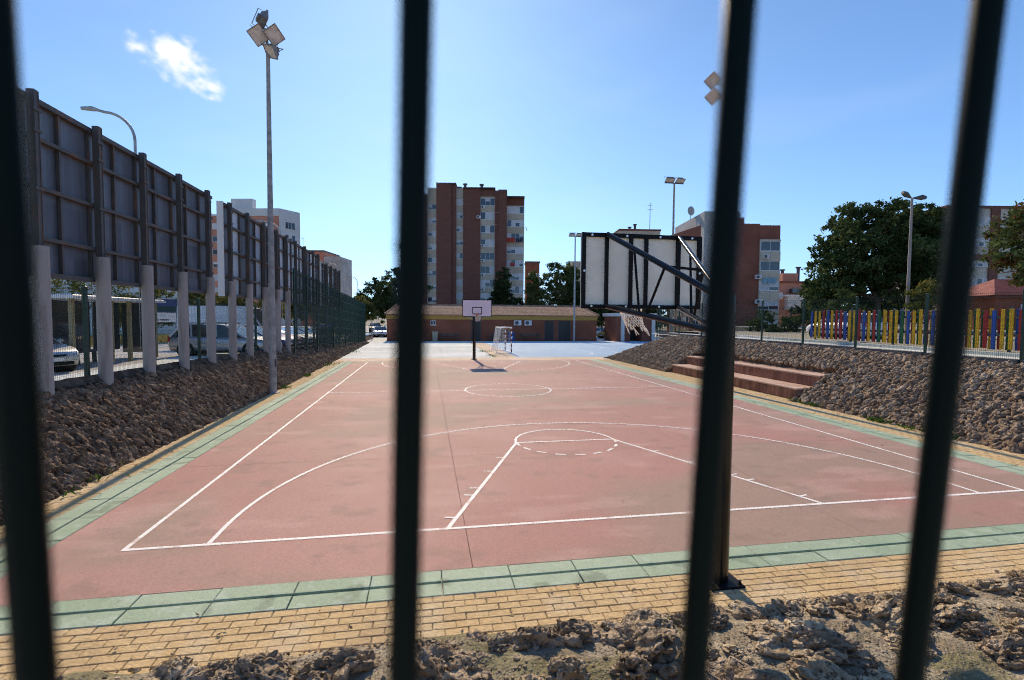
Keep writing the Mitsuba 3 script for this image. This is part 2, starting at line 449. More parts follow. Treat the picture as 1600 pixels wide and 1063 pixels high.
# yellow brick pavers
k = numbered('paver_path'); tag(k, 'yellow brick paver path running round the green court border', 'path')
bm = M(); bm.box(-2.6, 16.6, -2.75, -1.553, -.11, -.012); bm.box(-2.6, -1.47, -1.553, 25, -.11, -.012); bm.box(14.70, 16.6, -1.553, 25, -.11, -.012)
put(k, None, bm, 'm_joint')
bricks = []
def course(x0, x1, y0, along_x):
    pass
for r in range(11):
    y = -1.652 - .105 * r; off = (.105 if r % 2 else 0) + rng.uniform(-.01, .01)
    for i in range(-12, 78):
        x = i * .21 + off
        if x < 16.3: bricks.append((x, x + .203, y, y + .099))
for side in (0, 1):
    a = (-1.47 - .105 * 10) if side == 0 else 14.705
    for r in range(10 if side == 0 else 17):
        x = a + .105 * r; off = (.105 if r % 2 else 0)
        for i in range(126):
            y = -1.55 + i * .21 + off
            if y < 24.8: bricks.append((x, x + .099, y, y + .203))
rest = [M(), M(), M()]; bricks.sort(key=lambda b: (b[0] - CAM[0]) ** 2 + (b[2] - CAM[1]) ** 2)
cnt = 0
for b in bricks:
    d = rng.uniform(-.0025, .0025); s = rng.uniform(-.003, .003)
    args = (b[0] + s, b[1] + s, b[2], b[3], -.03, d, .006)
    seen = b[2] > -2.4 and (b[0] - CAM[0]) * .985 + abs(b[2] - CAM[1]) * 0 > -3.3 and b[0] < 9
    if cnt < 300 and seen and b[3] < -1.5:
        put(k, 'brick', M().bevel(*args), PAV[rng.choice((0, 0, 0, 1, 1, 2))]); cnt += 1
    else:
        rest[rng.choice((0, 0, 0, 1, 1, 2))].bevel(*args)
for q in range(3): put(k, 'brick_field', rest[q], PAV[q], kind='stuff')

k = numbered('sand_path'); tag(k, 'beige sandy concrete band across the far end of the red court', 'path')
m = M(); m.box(-2.3, 17.5, 25.0, 27.1, -.11, -.004); m.box(8.2, 9.75, 27.1, 48.6, -.11, -.006)
put(k, None, m, 'm_sand')
k = numbered('concrete_pad'); tag(k, 'bright pale concrete yard left of the goal', 'yard')
m = M()
for i in range(3):
    for j in range(6):
        m.bevel(-2.35 + i * 3.5, -2.35 + i * 3.5 + 3.49, 27.1 + j * 3.9, 27.1 + j * 3.9 + 3.89, -.11, 0, .004)
m.box(-6, -2.36, 44, 60, -.11, -.004); m.box(-6, 8.1, 50.52, 60, -.11, -.006)
put(k, None, m, 'm_concrete')
k = numbered('handball_court'); tag(k, 'pale blue painted sports court with white arcs behind the red court', 'court')
put(k, None, M().box(9.75, 34, 27.1, 48.6, -.11, 0), 'm_blue')
pl('boundary_line', [(10.2, 27.3), (10.2, 48.4)], .004, .06, k)
pl('goal_area_line', arc(10.2, 32.2, 6.4, -49, 90), .006, .07, k)
pl('outer_area_line', arc(10.2, 32.2, 8.6, -34, 90), .006, .07, k)
pl('circle_line', arc(22, 37.5, 2.2, 0, 360), .006, .07, k)
k = numbered('yard'); tag(k, 'shaded grey concrete strip in front of the low red building', 'yard')
put(k, None, M().box(-2, 60, 48.6, 70, -.11, -.012), 'm_concrete')


# ------------------------------------------------------------------ rock faced banks
def rock_shape(seed, sub=3, flat=.62, rough=.42):
    s = trimesh.creation.icosphere(subdivisions=sub); v = s.vertices.copy()
    n = meshkit.fbm(v * 1.25 + seed * 7.7, 4, seed=seed) - .5
    c = np.abs(meshkit.fbm(v * 2.4 + seed * 3.1, 3, seed=seed + 50) - .5)
    h = meshkit.fbm(v * 5.0 + seed, 3, seed=seed + 90) - .5
    pit = np.clip((meshkit.noise(v * 3.3 + seed * 5.1, seed + 7) - .62) / .16, 0, 1)
    v *= (1 + rough * 2.0 * n - rough * 1.1 * c + .5 * rough * h - .22 * pit)[:, None]
    v[:, 2] *= flat
    return trimesh.Trimesh(v, s.faces, process=False)


SH3 = [rock_shape(i, 3, .7, .62) for i in range(10)]
SH2 = [rock_shape(i, 2, .7, .62) for i in range(10)]
SH1 = [rock_shape(i, 1, .7, .62) for i in range(10)]
SH3P = [mikit.ply(s, None, smooth=40) for s in SH3]


def frame(nrm, spin, sc, pos):
    z = np.asarray(nrm, float); z /= np.linalg.norm(z)
    x = np.cross(z, [0.3, 1, 0.2]); x /= np.linalg.norm(x); y = np.cross(z, x)
    c, s = math.cos(spin), math.sin(spin)
    Rm = np.stack([(c * x + s * y) * sc[0], (-s * x + c * y) * sc[1], z * sc[2]], 1)
    m = np.eye(4); m[:3, :3] = Rm; m[:3, 3] = pos
    return m


def p_near(mm):
    return mm[1, 3] < (12 if mm[0, 3] < 0 else 7.5)


def bank(key, label, surf, base_mat, mats, spots, seed):
    """surf(s, t) -> point, normal; spots: (s, t, radius). Stones set into a rough dirt slope."""
    rg = random.Random(seed); st = []
    for s, t, r in spots:
        p, nrm = surf(s, t)
        j = np.array([rg.gauss(0, .16) for _ in range(3)])
        mm = frame(nrm + j, rg.gauss(.45, .5), (r * rg.uniform(1.1, 1.75), r * rg.uniform(.7, 1.0), r * rg.uniform(.9, 1.3)), p + nrm * r * rg.uniform(-.30, .12))
        st.append((float(np.linalg.norm(p - CAM)) / r, mm, rg.randrange(10), rg.random()))
    st.sort(key=lambda q: q[0])
    tag(key, *label)
    rest = {mt: M() for mt in mats}
    for i, (d, mm, sh, u) in enumerate(st):
        mt = mats[min(int(u * len(mats)), len(mats) - 1)]
        if i < 300:
            put(key, 'stone', SH3P[sh], mt, to_world=TW(mm))
        else:
            s2 = (SH2 if p_near(mm) else SH1)[sh]; rest[mt].add(s2.vertices @ mm[:3, :3].T + mm[:3, 3], s2.faces)
    for mt in mats:
        if rest[mt].n: put(key, 'stone_facing', rest[mt], mt, smooth=40, kind='stuff')


def left_surf(y, t):
    xf = float(np.interp(y, [0, 15, 40, 48], [-1.98, -1.98, -2.35, -2.5])); zt = zl(y) * .98
    xt = xf - (1.18 if y < 30 else 1.18 - (y - 30) * .03)
    p = np.array([xf + (xt - xf) * t, y, zt * t]); nr = np.array([zt, 0, xf - xt]); return p, nr / np.linalg.norm(nr)


def sheet(surf, ss, ts, amp, seed):
    P = np.array([[surf(s, t)[0] for t in ts] for s in ss]); Nn = np.array([[surf(s, t)[1] for t in ts] for s in ss])
    P = P + Nn * ((meshkit.fbm(P * 5, 3, seed=seed) - .5) * amp - .02)[..., None]
    n = len(ts)
    f = [(i * n + j, (i + 1) * n + j, (i + 1) * n + j + 1, i * n + j + 1) for i in range(len(ss) - 1) for j in range(n - 1)]
    return M().add(P.reshape(-1, 3), f)


k = numbered('rock_bank')
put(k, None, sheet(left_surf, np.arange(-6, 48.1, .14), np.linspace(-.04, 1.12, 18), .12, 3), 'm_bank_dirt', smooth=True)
rg = random.Random(11); spots = []
y = -3.0
while y < 47.5:
    pitch = .112 if y < 17 else .17
    H = math.hypot(zl(y), 1.18); nrow = max(2, int(H / pitch))
    for j in range(nrow):
        spots.append((y + rg.uniform(-.06, .06), (j + .35 + rg.uniform(-.3, .3)) / nrow, rg.choice([.042, .05, .06, .07, .088, .10]) * (1 if y < 17 else 1.4)))
    y += pitch
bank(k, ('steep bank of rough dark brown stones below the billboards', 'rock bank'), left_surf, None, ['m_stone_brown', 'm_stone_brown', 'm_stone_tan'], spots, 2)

XR0, XR1 = 15.75, 19.35
BL_Y0, BL_Y1 = 8.4, 17.2     # bleachers cut
def right_surf(y, t):
    zt = zr(y)
    if y > 21.5:                       # rounded far end of the bank
        a = min(1.0, (y - 21.5) / 5.0); zt = zt * math.sqrt(max(0.0, 1 - a * a)) if t > 0 else zt
    prof = (t * (1.55 - .55 * t)) if t > 0 else t
    p = np.array([XR0 + (XR1 - XR0) * t, y, max(zt, .02) * prof]); nr = np.array([-zt * .9, 0, XR1 - XR0]); return p, nr / np.linalg.norm(nr)


def right_cut(y, t):
    p, n = right_surf(y, t)
    if BL_Y0 - .25 < y < BL_Y1 and p[0] < 18.05: p = np.array([p[0], y, -.3])
    return p, n


k = numbered('rock_bank')
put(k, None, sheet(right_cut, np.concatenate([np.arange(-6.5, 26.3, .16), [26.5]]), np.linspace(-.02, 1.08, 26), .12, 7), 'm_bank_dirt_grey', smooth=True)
spots = []; y = -4.0
while y < 26.3:
    pitch = .135
    for j in range(29):
        t = (j + .4 + rg.uniform(-.35, .35)) / 29
        if BL_Y0 - .1 < y < BL_Y1 + .1 and t < .50: continue
        spots.append((y + rg.uniform(-.08, .08), t, rg.choice([.048, .056, .066, .076, .09, .115])))
    y += pitch
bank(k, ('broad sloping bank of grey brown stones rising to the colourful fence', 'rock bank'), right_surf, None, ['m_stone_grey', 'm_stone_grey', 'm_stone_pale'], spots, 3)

# the bank at the photographer's feet
k = numbered('rock_bank'); tag(k, 'rugged limestone and mossy soil bank nearest the viewer', 'rock bank')
def near_z(x, y):
    d = np.clip(-2.20 - y, 0, 6)
    z = .09 * (1 - np.exp(-d / .12)) + .045 * d + .010 * (x - 4) * np.clip(d, 0, 1) + .48 * np.clip(d - 1.7, 0, 4)
    P = np.stack([x, y, 0 * x], -1)
    z = z + (meshkit.fbm(P * 1.4, 3, seed=21) - .5) * .16 * np.clip(d / .3, 0, 1)
    rid = np.abs(meshkit.fbm(P * 3.6 + 9, 4, seed=33) - .5)
    z = z + (.10 - rid * .8) * .05 * np.clip(d / .2, 0, 1) + (meshkit.fbm(P * 11, 4, seed=8) - .5) * .035 * np.clip(d / .1, 0, 1)
    return np.where(d <= 0, -.05, z)
xs = np.concatenate([np.arange(-4, .8, .06), np.arange(.8, 9.6, .016), np.arange(9.6, 16.5, .05)]); ys = np.concatenate([np.arange(-6.45, -4.2, .05), np.arange(-4.2, -1.98, .014)])
X, Y = np.meshgrid(xs, ys); edge = (meshkit.fbm(np.stack([X, 0 * X, 0 * X + 5], -1) * 2.2, 3, seed=5) - .5) * .20
Z = near_z(X, Y + edge)
nx = len(xs); idx = np.arange(len(xs) * len(ys)).reshape(len(ys), nx)
f = np.stack([idx[:-1, :-1], idx[:-1, 1:], idx[1:, 1:], idx[1:, :-1]], -1).reshape(-1, 4)
put(k, None, M().add(np.stack([X, Y, Z], -1).reshape(-1, 3), f), 'm_soil', smooth=True)
def limestone(seed, sub):
    m = trimesh.creation.icosphere(subdivisions=sub); v = m.vertices.copy(); q = seed * 5.3
    n1 = meshkit.fbm(v * 1.1 + q, 3, seed=seed) - .5; rid = np.abs(meshkit.fbm(v * 2.2 + q, 4, seed=seed + 9) - .5)
    p1 = np.clip((meshkit.noise(v * 3.1 + q, seed + 3) - .60) / .14, 0, 1); p2 = np.clip((meshkit.noise(v * 7.5 + q, seed + 5) - .62) / .12, 0, 1)
    v *= (1 + 1.05 * n1 - .40 * rid - .30 * p1 - .16 * p2 + .24 * (meshkit.fbm(v * 9 + q, 3, seed=seed + 21) - .5))[:, None]; v[:, 2] *= .78
    return trimesh.Trimesh(v, m.faces, process=False)


NRP = [mikit.ply(limestone(100 + i, 4), None, smooth=45) for i in range(9)]; NRS = [mikit.ply(limestone(100 + i, 3), None, smooth=45) for i in range(9)]
rg = random.Random(77)
def near_rock(x, y, r, lift=.0):
    z = float(near_z(np.array([x]), np.array([y + .0]))[0])
    mm = frame((rg.gauss(0, .2), .25 + rg.gauss(0, .2), 1), rg.uniform(0, 6.28), (r * rg.uniform(1, 1.6), r * rg.uniform(.75, 1.1), r * rg.uniform(.8, 1.15)), (x, y, z + lift - r * .12))
    put(k, 'rock', (NRP if r > .085 else NRS)[rg.randrange(9)], rg.choice(['m_lime', 'm_lime', 'm_lime_dark'] if x > 6 else ['m_lime', 'm_lime_dark', 'm_lime_dark']), to_world=TW(mm))
x = -.6
while x < 12.5:                                   # the edge row against the pavers
    r = rg.uniform(.10, .23); near_rock(x, -2.36 - r * .5 - rg.uniform(0, .12), r, -.02); x += r * rg.uniform(1.2, 2.2)
for _ in range(95):
    x, y = rg.uniform(.6, 10.5), -2.65 - abs(rg.gauss(0, .6))
    if x > 5.2 and rg.random() < .45: continue
    near_rock(x, y, rg.choice([.05, .07, .09, .13, .17, .21, .26]), .0)
for _ in range(16): near_rock(rg.uniform(6.3, 10.2), -2.5 - abs(rg.gauss(0, .5)), rg.choice([.10, .14, .18, .22]), .0)
peb = M()
for _ in range(1500):
    x, y = rg.uniform(1.0, 9.8), -2.15 - abs(rg.gauss(0, .8)); r = rg.uniform(.006, .020)
    s = SH2[rg.randrange(10)]; z = float(near_z(np.array([x]), np.array([y]))[0])
    peb.add(s.vertices[:42] * r + [x, y, z + r * .2], trimesh.creation.icosphere(subdivisions=1).faces)
put(k, 'pebbles', peb, 'm_lime', kind='stuff')

k = numbered('upper_pavement'); tag(k, 'concrete footway along the railing where the viewer stands', 'pavement')
put(k, None, M().box(-12, 24, -11, -6.3, .9, 1.42), 'm_concrete')
k = numbered('playground_pavement'); tag(k, 'light concrete walkway between the mesh fence and the colourful slat fence', 'pavement')
m = M(); ys = np.array([-11, 5, 15, 22, 24, 26.4])
v = [(x, y, zr(y) + dz) for y in ys for x, dz in ((19.3, -.02), (21.0, .08))]
m.add(v, [(2 * i, 2 * i + 1, 2 * i + 3, 2 * i + 2) for i in range(5)])
put(k, None, m, 'm_concrete')
for i in range(26):
    y0 = -3 + i * 1.0; put(k, 'kerb_stone', M().bevel(21.0, 21.14, y0 + .004, y0 + .996, 1.4, zr(y0 + .5) + .20, .012), 'm_concrete')
k = numbered('playground_ground'); tag(k, 'ground of the playground behind the colourful slat fence', 'ground')
m = M(); v = [(x, y, zr(y) + .185) for y in ys for x in (21.14, 60.0, 110.0)]
m.add(v, [(3 * i + j, 3 * i + j + 1, 3 * i + 4 + j, 3 * i + 3 + j) for i in range(5) for j in (0, 1)])
m.box(21.14, 110, 26.4, 26.5, -.1, zr(26) + .18); m.box(40, 110, 26.5, 52, -.1, zr(26) + .18)
put(k, None, m, 'm_ground')
# ------------------------------------------------------------------ railing in front of the viewer
k = thing('railing', 'blurred dark green steel railing with upright bars close to the viewer', 'railing')
BY, B0, BS = -6.158, 3.3845, .13
lean = np.array([-.0087, .0605, -1.0]) * -1.0
def on_bar(t, dz):
    return np.array([B0 + BS * t, BY, CAM[2]]) + lean * dz
BD = {0: (-.0060, -.010), 1: (-.0026, -.0142), 2: (-.0019, 0), 3: (-.0103, .0029)}          # the bars stand a little out of line
for t in range(-5, 10):
    put(k, 'bar', M().tube([on_bar(t, q) + [BD.get(t, (0, 0))[0] - BD.get(t, (0, 0))[1] * q, 0, 0] for q in (-1.15, -.5, 0, .55)], .0064, 16), 'm_rail', smooth=40)
for dz in (-1.17, .57):
    a, b = on_bar(-5, dz), on_bar(9, dz)
    put(k, 'cross_rail', M().box(a[0] - .1, b[0] + .1, a[1] - .018, a[1] + .018, a[2] - .02, a[2] + .02), 'm_rail')
for t in (-5, 9):
    a = on_bar(t, -1.35); put(k, 'post', M().box(a[0] + .04, a[0] + .1, a[1] - .03, a[1] + .03, 1.3, 3.4), 'm_rail')
p = on_bar(1, .0265); put(k, 'weld_bead', M().tm(trimesh.creation.icosphere(subdivisions=2, radius=.0022).apply_translation(p + [-.0070, -.001, 0])), 'm_rail', smooth=True)


# ------------------------------------------------------------------ basketball hoops
def hoop(label, py, by, bx, zb, facing, back):
    """Pole at py, board plane at by; facing = +1 when the board looks towards +y."""
    k = thing('basketball_hoop', label, 'basketball hoop', None)
    hw, hh, s = .90, 1.05, facing
    def B(x0, x1, d0, d1, z0, z1): return M().box(bx + x0, bx + x1, min(by + s * d0, by + s * d1), max(by + s * d0, by + s * d1), zb + z0, zb + z1)
    b = put(k, 'backboard', B(-hw, hw, 0, .022, 0, hh), 'm_board_back' if back else 'm_board_front')
    fr = M()
    for q in ((-hw, hw, -.045, 0, 0, .055), (-hw, hw, -.045, 0, hh - .055, hh), (-hw, -hw + .055, -.045, 0, .055, hh - .055), (hw - .055, hw, -.045, 0, .055, hh - .055),
              (-.56, -.515, -.05, 0, .055, hh - .055), (.515, .57, -.05, 0, .055, hh - .055), (-.20, -.155, -.05, 0, .055, hh - .055), (.03, .075, -.05, 0, .055, hh - .055)):
        m = B(*q); fr.add(m.v[0], m.f[0])
    put(k, 'board_frame', fr, 'm_black')
    for x, z in ((-.76, 1.017), (-.25, 1.017), (.25, 1.017), (.74, 1.017), (-.76, .033), (-.25, .033), (.25, .033), (.74, .033), (-.868, .52), (.868, .52)):
        c = trimesh.creation.cylinder(.016, .014, sections=10); c.apply_transform(trimesh.transformations.rotation_matrix(PI / 2, [1, 0, 0])); c.apply_translation([bx + x, by - s * .05, zb + z])
        put(k, 'bolt', c, 'm_bolt', smooth=40)
    ed = M()                                     # painted target square and rim of the board on the playing side
    for q in ((-.30, .30, .022, .026, .15, .20), (-.30, .30, .022, .026, .55, .60), (-.30, -.25, .022, .026, .20, .55), (.25, .30, .022, .026, .20, .55),
              (-hw, hw, .022, .026, 0, .04), (-hw, hw, .022, .026, hh - .04, hh), (-hw, -hw + .04, .022, .026, .04, hh - .04), (hw - .04, hw, .022, .026, .04, hh - .04)):
        m = B(*q); ed.add(m.v[0], m.f[0])
    put(k, 'target_marking', ed, 'm_black')
    # pole, base plate, arms
    px = bx + .03
    put(k, 'pole', M().tube([(px, py, 0), (px, py, 2.55), (px, py, 3.02)], [.10, .10, .095], 20), 'm_gloss_black', smooth=40)
    put(k, 'base_plate', M().bevel(px - .19, px + .19, py - .19, py + .19, 0, .022, .004), 'm_black')
    nuts = M()
    for qx in (-.15, .15):
        for qy in (-.15, .15): nuts.tube([(px + qx, py + qy, .02), (px + qx, py + qy, .06)], .016, 6)
    put(k, 'anchor_nuts', nuts, 'm_black')
    ya = by - s * .05
    UL, UR, LL, LR = (bx - .535, ya, zb + hh - .02), (bx + .54, ya, zb + hh - .03), (bx - .535, ya, zb + .03), (bx + .54, ya, zb + .03)
    PU, PL = (px, py, 2.97), (px, py, 2.62)
    put(k, 'upper_arm', M().tube([UL, PU], .036, 14), 'm_gloss_black', smooth=40); put(k, 'upper_arm', M().tube([UR, PU], .030, 14), 'm_gloss_black', smooth=40)
    put(k, 'lower_arm', M().tube([LL, PL], .036, 14), 'm_gloss_black', smooth=40); put(k, 'lower_arm', M().tube([LR, PL], .032, 14), 'm_gloss_black', smooth=40)
    lerp = lambda a, b, t: tuple(np.array(a) * (1 - t) + np.array(b) * t)
    br = M()
    for U0, L0, t1, t2, t3 in ((UL, LL, .28, .40, .56), (UR, LR, .30, .42, .60)):
        br.tube([lerp(U0, PU, t1), lerp(L0, PL, t2 - .06)], .016, 8); br.tube([lerp(L0, PL, t2), lerp(U0, PU, t3)], .016, 8)
    br.tube([lerp(UL, PU, .56), lerp(UR, PU, .60)], .016, 8)
    put(k, 'brace', br, 'm_black', smooth=40)
    # rim and net
    cx, cy, cz, R = bx, by + s * (.022 + .15 + .23), zb + .15, .225
    a = np.linspace(0, 2 * PI, 37)
    rim = M().tube(np.c_[cx + R * np.cos(a), cy + R * np.sin(a), np.full(37, cz)], .010, 8, cap=False)
    rim.box(cx - .06, cx + .06, min(by + s * .026, cy - s * (R - .012)), max(by + s * .026, cy - s * (R - .012)), cz - .012, cz + .012)
    rim.box(cx - .075, cx + .075, min(by + s * .026, by + s * .036), max(by + s * .026, by + s * .036), cz - .1, cz + .04)
    put(k, 'rim', rim, 'm_orange', smooth=40)
    return k, (cx, cy, cz, R)


def net(owner, c, seed, blow, ragged):
    cx, cy, cz, R = c; rg = random.Random(seed); m = M(); n = 11
    rows = [(0, 1.0), (.09, .86), (.17, .72), (.25, .64), (.33, .62), (.40, .60)]
    def P(r, a):
        d, q = rows[r]; w = d / .42
        return np.array([cx + R * q * math.cos(a) + blow[0] * w * w, cy + R * q * math.sin(a) + blow[1] * w * w, cz - .01 - d])
    for r in range(5):
        for i in range(n):
            a0 = 2 * PI * (i + .5 * (r % 2)) / n
            for q in (-.5, .5):
                a1 = a0 + 2 * PI * q / n
                A, B2 = P(r, a0), P(r + 1, a1)
                mid = (A + B2) / 2 + np.array([rg.gauss(0, .006), rg.gauss(0, .006), -.004])
                m.tube([A, mid, B2], [.0050, .0043, .0050], 5)
    for i in range(n):
        a = 2 * PI * (i + .5) / n
        if ragged:
            A = P(5, a); l = rg.uniform(.05, .19)
            if i % 2: continue
            for q in range(2):
                e = A + np.array([blow[0] * l * 4.5 + rg.gauss(0, .012), blow[1] * l * 4 + rg.gauss(0, .012), -l * rg.uniform(.7, 1)])
                m.tube([A, (A + e) / 2 + [rg.gauss(0, .008), 0, .01], e], [.007, .008, .006], 5)
        else:
            m.tube([P(5, a), P(5, a + 2 * PI / n)], .004, 5)
    put(owner, 'net', m, 'm_net', smooth=True)


h, c = hoop('black steel basketball hoop seen from behind its beige backboard', -1.72, .25, 6.54, 2.91, 1, True); net(h, c, 3, (.10, -.02), True)
h, c = hoop('black basketball hoop with a pinkish white backboard facing the viewer', 25.62, 23.55, 6.56, 2.80, -1, False); net(h, c, 4, (.0, 0), False)


# ------------------------------------------------------------------ floodlight masts
def lamp_head(k, pos, look, spin=0.0, w=.5, h=.42, d=.20):
    """A floodlight looking along the direction look: housing, bezel, glass, bracket (its own -z is the light's axis)."""
    z = -np.asarray(look, float); z /= np.linalg.norm(z); x = np.cross([0, 0, 1.0], z); x /= np.linalg.norm(x); y = np.cross(z, x); c, sn = math.cos(spin), math.sin(spin)
    Rm = np.eye(4); Rm[:3, :3] = np.stack([c * x + sn * y, -sn * x + c * y, z], 1); Rm[:3, 3] = pos
    m = M(); m.add([(-w / 2, -h / 2, 0), (w / 2, -h / 2, 0), (w / 2, h / 2, 0), (-w / 2, h / 2, 0), (-w * .33, -h * .33, d), (w * .33, -h * .33, d), (w * .33, h * .33, d), (-w * .33, h * .33, d)],
                   [(4, 5, 6, 7), (0, 1, 5, 4), (1, 2, 6, 5), (2, 3, 7, 6), (3, 0, 4, 7)])
    m.box(-w / 2 - .02, w / 2 + .02, -h / 2 - .02, -h / 2, -.035, .02); m.box(-w / 2 - .02, w / 2 + .02, h / 2, h / 2 + .02, -.035, .02)
    m.box(-w / 2 - .02, -w / 2, -h / 2, h / 2, -.035, .02); m.box(w / 2, w / 2 + .02, -h / 2, h / 2, -.035, .02)
    m.box(-.12, .12, -h * .2, h * .2, d, d + .08)
    f = put(k, 'floodlight', m.mesh(Rm), 'm_lamphousing')
    put(f, 'glass', M().box(-w / 2, w / 2, -h / 2, h / 2, -.012, .004).mesh(Rm), 'm_glass_lamp')
    u = M(); u.tube([(-w / 2 - .035, 0, 0), (-w / 2 - .035, 0, d + .14), (w / 2 + .035, 0, d + .14), (w / 2 + .035, 0, 0)], .014, 6)
    put(f, 'bracket', u.mesh(Rm), 'm_lamphousing')


def mast(label, x, y, h, z0=0, r0=.13, r1=.06, group=None, matl='m_mast'):
    k = thing('floodlight_mast', label, 'floodlight mast', group)
    put(k, 'pole', M().tube([(x, y, z0 - .1), (x, y, z0 + 1.2), (x, y, z0 + h * .5), (x, y, z0 + h)], [r0, r0 * .96, (r0 + r1) / 2, r1], 16), matl, smooth=40)
    put(k, 'base_flange', M().bevel(x - .2, x + .2, y - .2, y + .2, z0 - .1, z0 + .03, .005), matl)
    return k


k = mast('tall grey floodlight mast with four tilted lamps beside the dark stone bank', -1.93, 12.4, 12.1)
put(k, 'access_cover', M().box(-1.87, -1.79, 12.32, 12.48, .95, 1.25), 'm_lampbody')
m = M(); m.tube([(-1.93, 12.4, 12.05), (-1.97, 12.4, 12.5), (-2.0, 12.4, 12.75)], .045, 8); m.tube([(-2.25, 12.4, 12.2), (-1.6, 12.4, 12.25)], .03, 8); put(k, 'crosshead', m, 'm_mast')
lamp_head(k, (-2.02, 12.35, 12.98), (.75, .5, -.15), .5, .56, .42, .16)
lamp_head(k, (-2.16, 12.15, 12.38), (.35, -.75, -.55), .78, .50, .46, .24)
lamp_head(k, (-1.66, 12.2, 12.46), (.45, -.7, -.55), .72, .50, .46, .24)
lamp_head(k, (-1.80, 12.25, 11.92), (-.55, -.5, -.65), .45, .44, .40, .2)
k = mast('floodlight mast by the brick steps with two lamps showing past a railing bar', 15.05, 11.5, 12.2)
m = M(); m.tube([(14.4, 11.5, 11.9), (15.45, 11.5, 11.9)], .03, 8); m.tube([(14.4, 11.5, 11.35), (15.45, 11.5, 11.35)], .03, 8); put(k, 'crosshead', m, 'm_mast')
for x, z, s in ((14.42, 11.98, -1), (14.46, 11.38, -1), (15.42, 11.98, 1), (15.42, 11.38, 1)):
    lamp_head(k, (x, 11.42, z), (.55 * s, -.6, -.55), .6 * s, .44, .40, .22)
def head_pair(k, x, y, z, w, dx):
    put(k, 'crosshead', M().box(x - dx, x + dx, y - .04, y + .04, z - .05, z), 'm_lampbody')
    for q in (-1, 1): lamp_head(k, (x + q * dx * .55, y - .12, z + .14), (.05 * q, -.55, -.8), 0, w, w * .55, .2)
k = mast('floodlight mast with a twin lamp head rising behind the near backboard', 20.95, 26.6, 12.4, r0=.12); head_pair(k, 20.95, 26.6, 12.45, .62, .72)
k = mast('slim grey floodlight mast in front of the low red building', 20.75, 49.6, 12.3, r0=.13, r1=.07, matl='m_galv'); head_pair(k, 20.75, 49.6, 12.35, .7, .75)
k = thing('street_lamp', 'pale twin headed lamp post standing in front of the large dark tree', 'street lamp')
X, Y = 31.6, 18.3
put(k, 'pole', M().tube([(X, Y, 1.8), (X, Y, 5), (X, Y, 9.95)], [.10, .085, .06], 12), 'm_pillar', smooth=40)
for q in (-1, 1):
    put(k, 'lamp_head', M().tube([(X + q * .08, Y, 9.95), (X + q * .55, Y - .1, 10.1 if q < 0 else 9.98), (X + q * .8, Y - .12, 10.2 if q < 0 else 9.98)], [.04, .16, .10], 8), 'm_lampbody', smooth=40)

for i, (x, y, h, lab) in enumerate(((-7.3, 14.6, 9.45, 'grey street lamp curving above the nearest billboard'), (-7.6, 34.5, 9.5, 'grey street lamp arching just over the second billboard'),
                                    (-8.3, 64, 9.9, 'small street lamp arching in front of the far coral block'), (-9.6, 92, 10.3, 'furthest curved street lamp standing clear against the sky'))):
    k = thing('street_lamp', lab, 'street lamp', 'curved street lamps along the road'); z0 = zs(y)
    a = np.linspace(0, PI / 2, 9); R = 1.0
    pts = [(x, y, z0), (x, y, z0 + h - R)] + [(x - R * (1 - math.cos(t)), y, z0 + h - R + R * math.sin(t)) for t in a[1:]] + [(x - 1.25, y, z0 + h + .06)]
    put(k, 'pole', M().tube(pts, [.085] + [.05] * (len(pts) - 1), 10), 'm_galv', smooth=40)
    put(k, 'lamp_head', M().tube([(x - 1.2, y, z0 + h + .06), (x - 1.4, y, z0 + h + .09), (x - 1.75, y, z0 + h + .08)], [.05, .09, .06], 8), 'm_galv', smooth=40)


# ------------------------------------------------------------------ billboards seen from behind
def billboard(label, y0, y1, posts, sleeves, pale, x=-3.2, zb=3.44, zt=6.60):
    k = thing('billboard', label, 'billboard', None)
    for i, y in enumerate(posts):
        z0 = zl(y) - .3
        put(k, 'post', M().box(x - .06, x + .045, y - .045, y + .045, z0, zt + .06), 'm_bb_frame')
        fl = M(); fl.box(x - .07, x + .055, y - .057, y - .045, 3.0, zt + .05); fl.box(x - .07, x + .055, y + .045, y + .057, 3.0, zt + .05)
        for z in (zb + .5, zb + 1.5, zb + 2.5, zt - .3): fl.box(x + .045, x + .068, y - .10, y + .10, z, z + .05)
        put(k, 'post_flange', fl, 'm_bb_frame')
        if sleeves: put(k, 'post_sleeve', M().tube([(x + .02, y, z0), (x + .02, y, 2.5), (x + .02, y, 3.97)], .128, 20), 'm_pillar', smooth=40)
    X0, X1 = x - .17, x - .08
    fr = M()
    for z, h in ((zb, .09), (zb + .66, .07), (zb + 1.56, .07), (zb + 2.42, .07), (zt - .09, .09)):
        fr.box(X0 - .02, X1, y0, y1, z, z + h)
    put(k, 'rail_frame', fr, 'm_bb_frame')
    n = int(round((y1 - y0) / .8)); w = (y1 - y0) / n; vs = M()
    for i in range(n + 1):
        yy = min(max(y0 + i * w, y0 + .03), y1 - .03); vs.box(X0 - .01, X0 + .05, yy - .025, yy + .025, zb + .09, zt - .09)
    put(k, 'stud_frame', vs, 'm_bb_frame')
    put(k, 'edge_strip', M().box(X0 - .09, X1 + .02, y0 - .035, y0 - .002, zb - .01, zt + .01), 'm_offwhite')
    rr = random.Random(int(y0 * 10))
    for i in range(n):
        tone = 'm_bb_panel_pale' if pale and rr.random() < .55 else 'm_bb_panel'
        put(k, 'panel', M().box(X0 - .06 - rr.uniform(0, .01), X0 - .022, y0 + i * w + .008, y0 + (i + 1) * w - .008, zb + .02, zt - .02), tone)
    return k


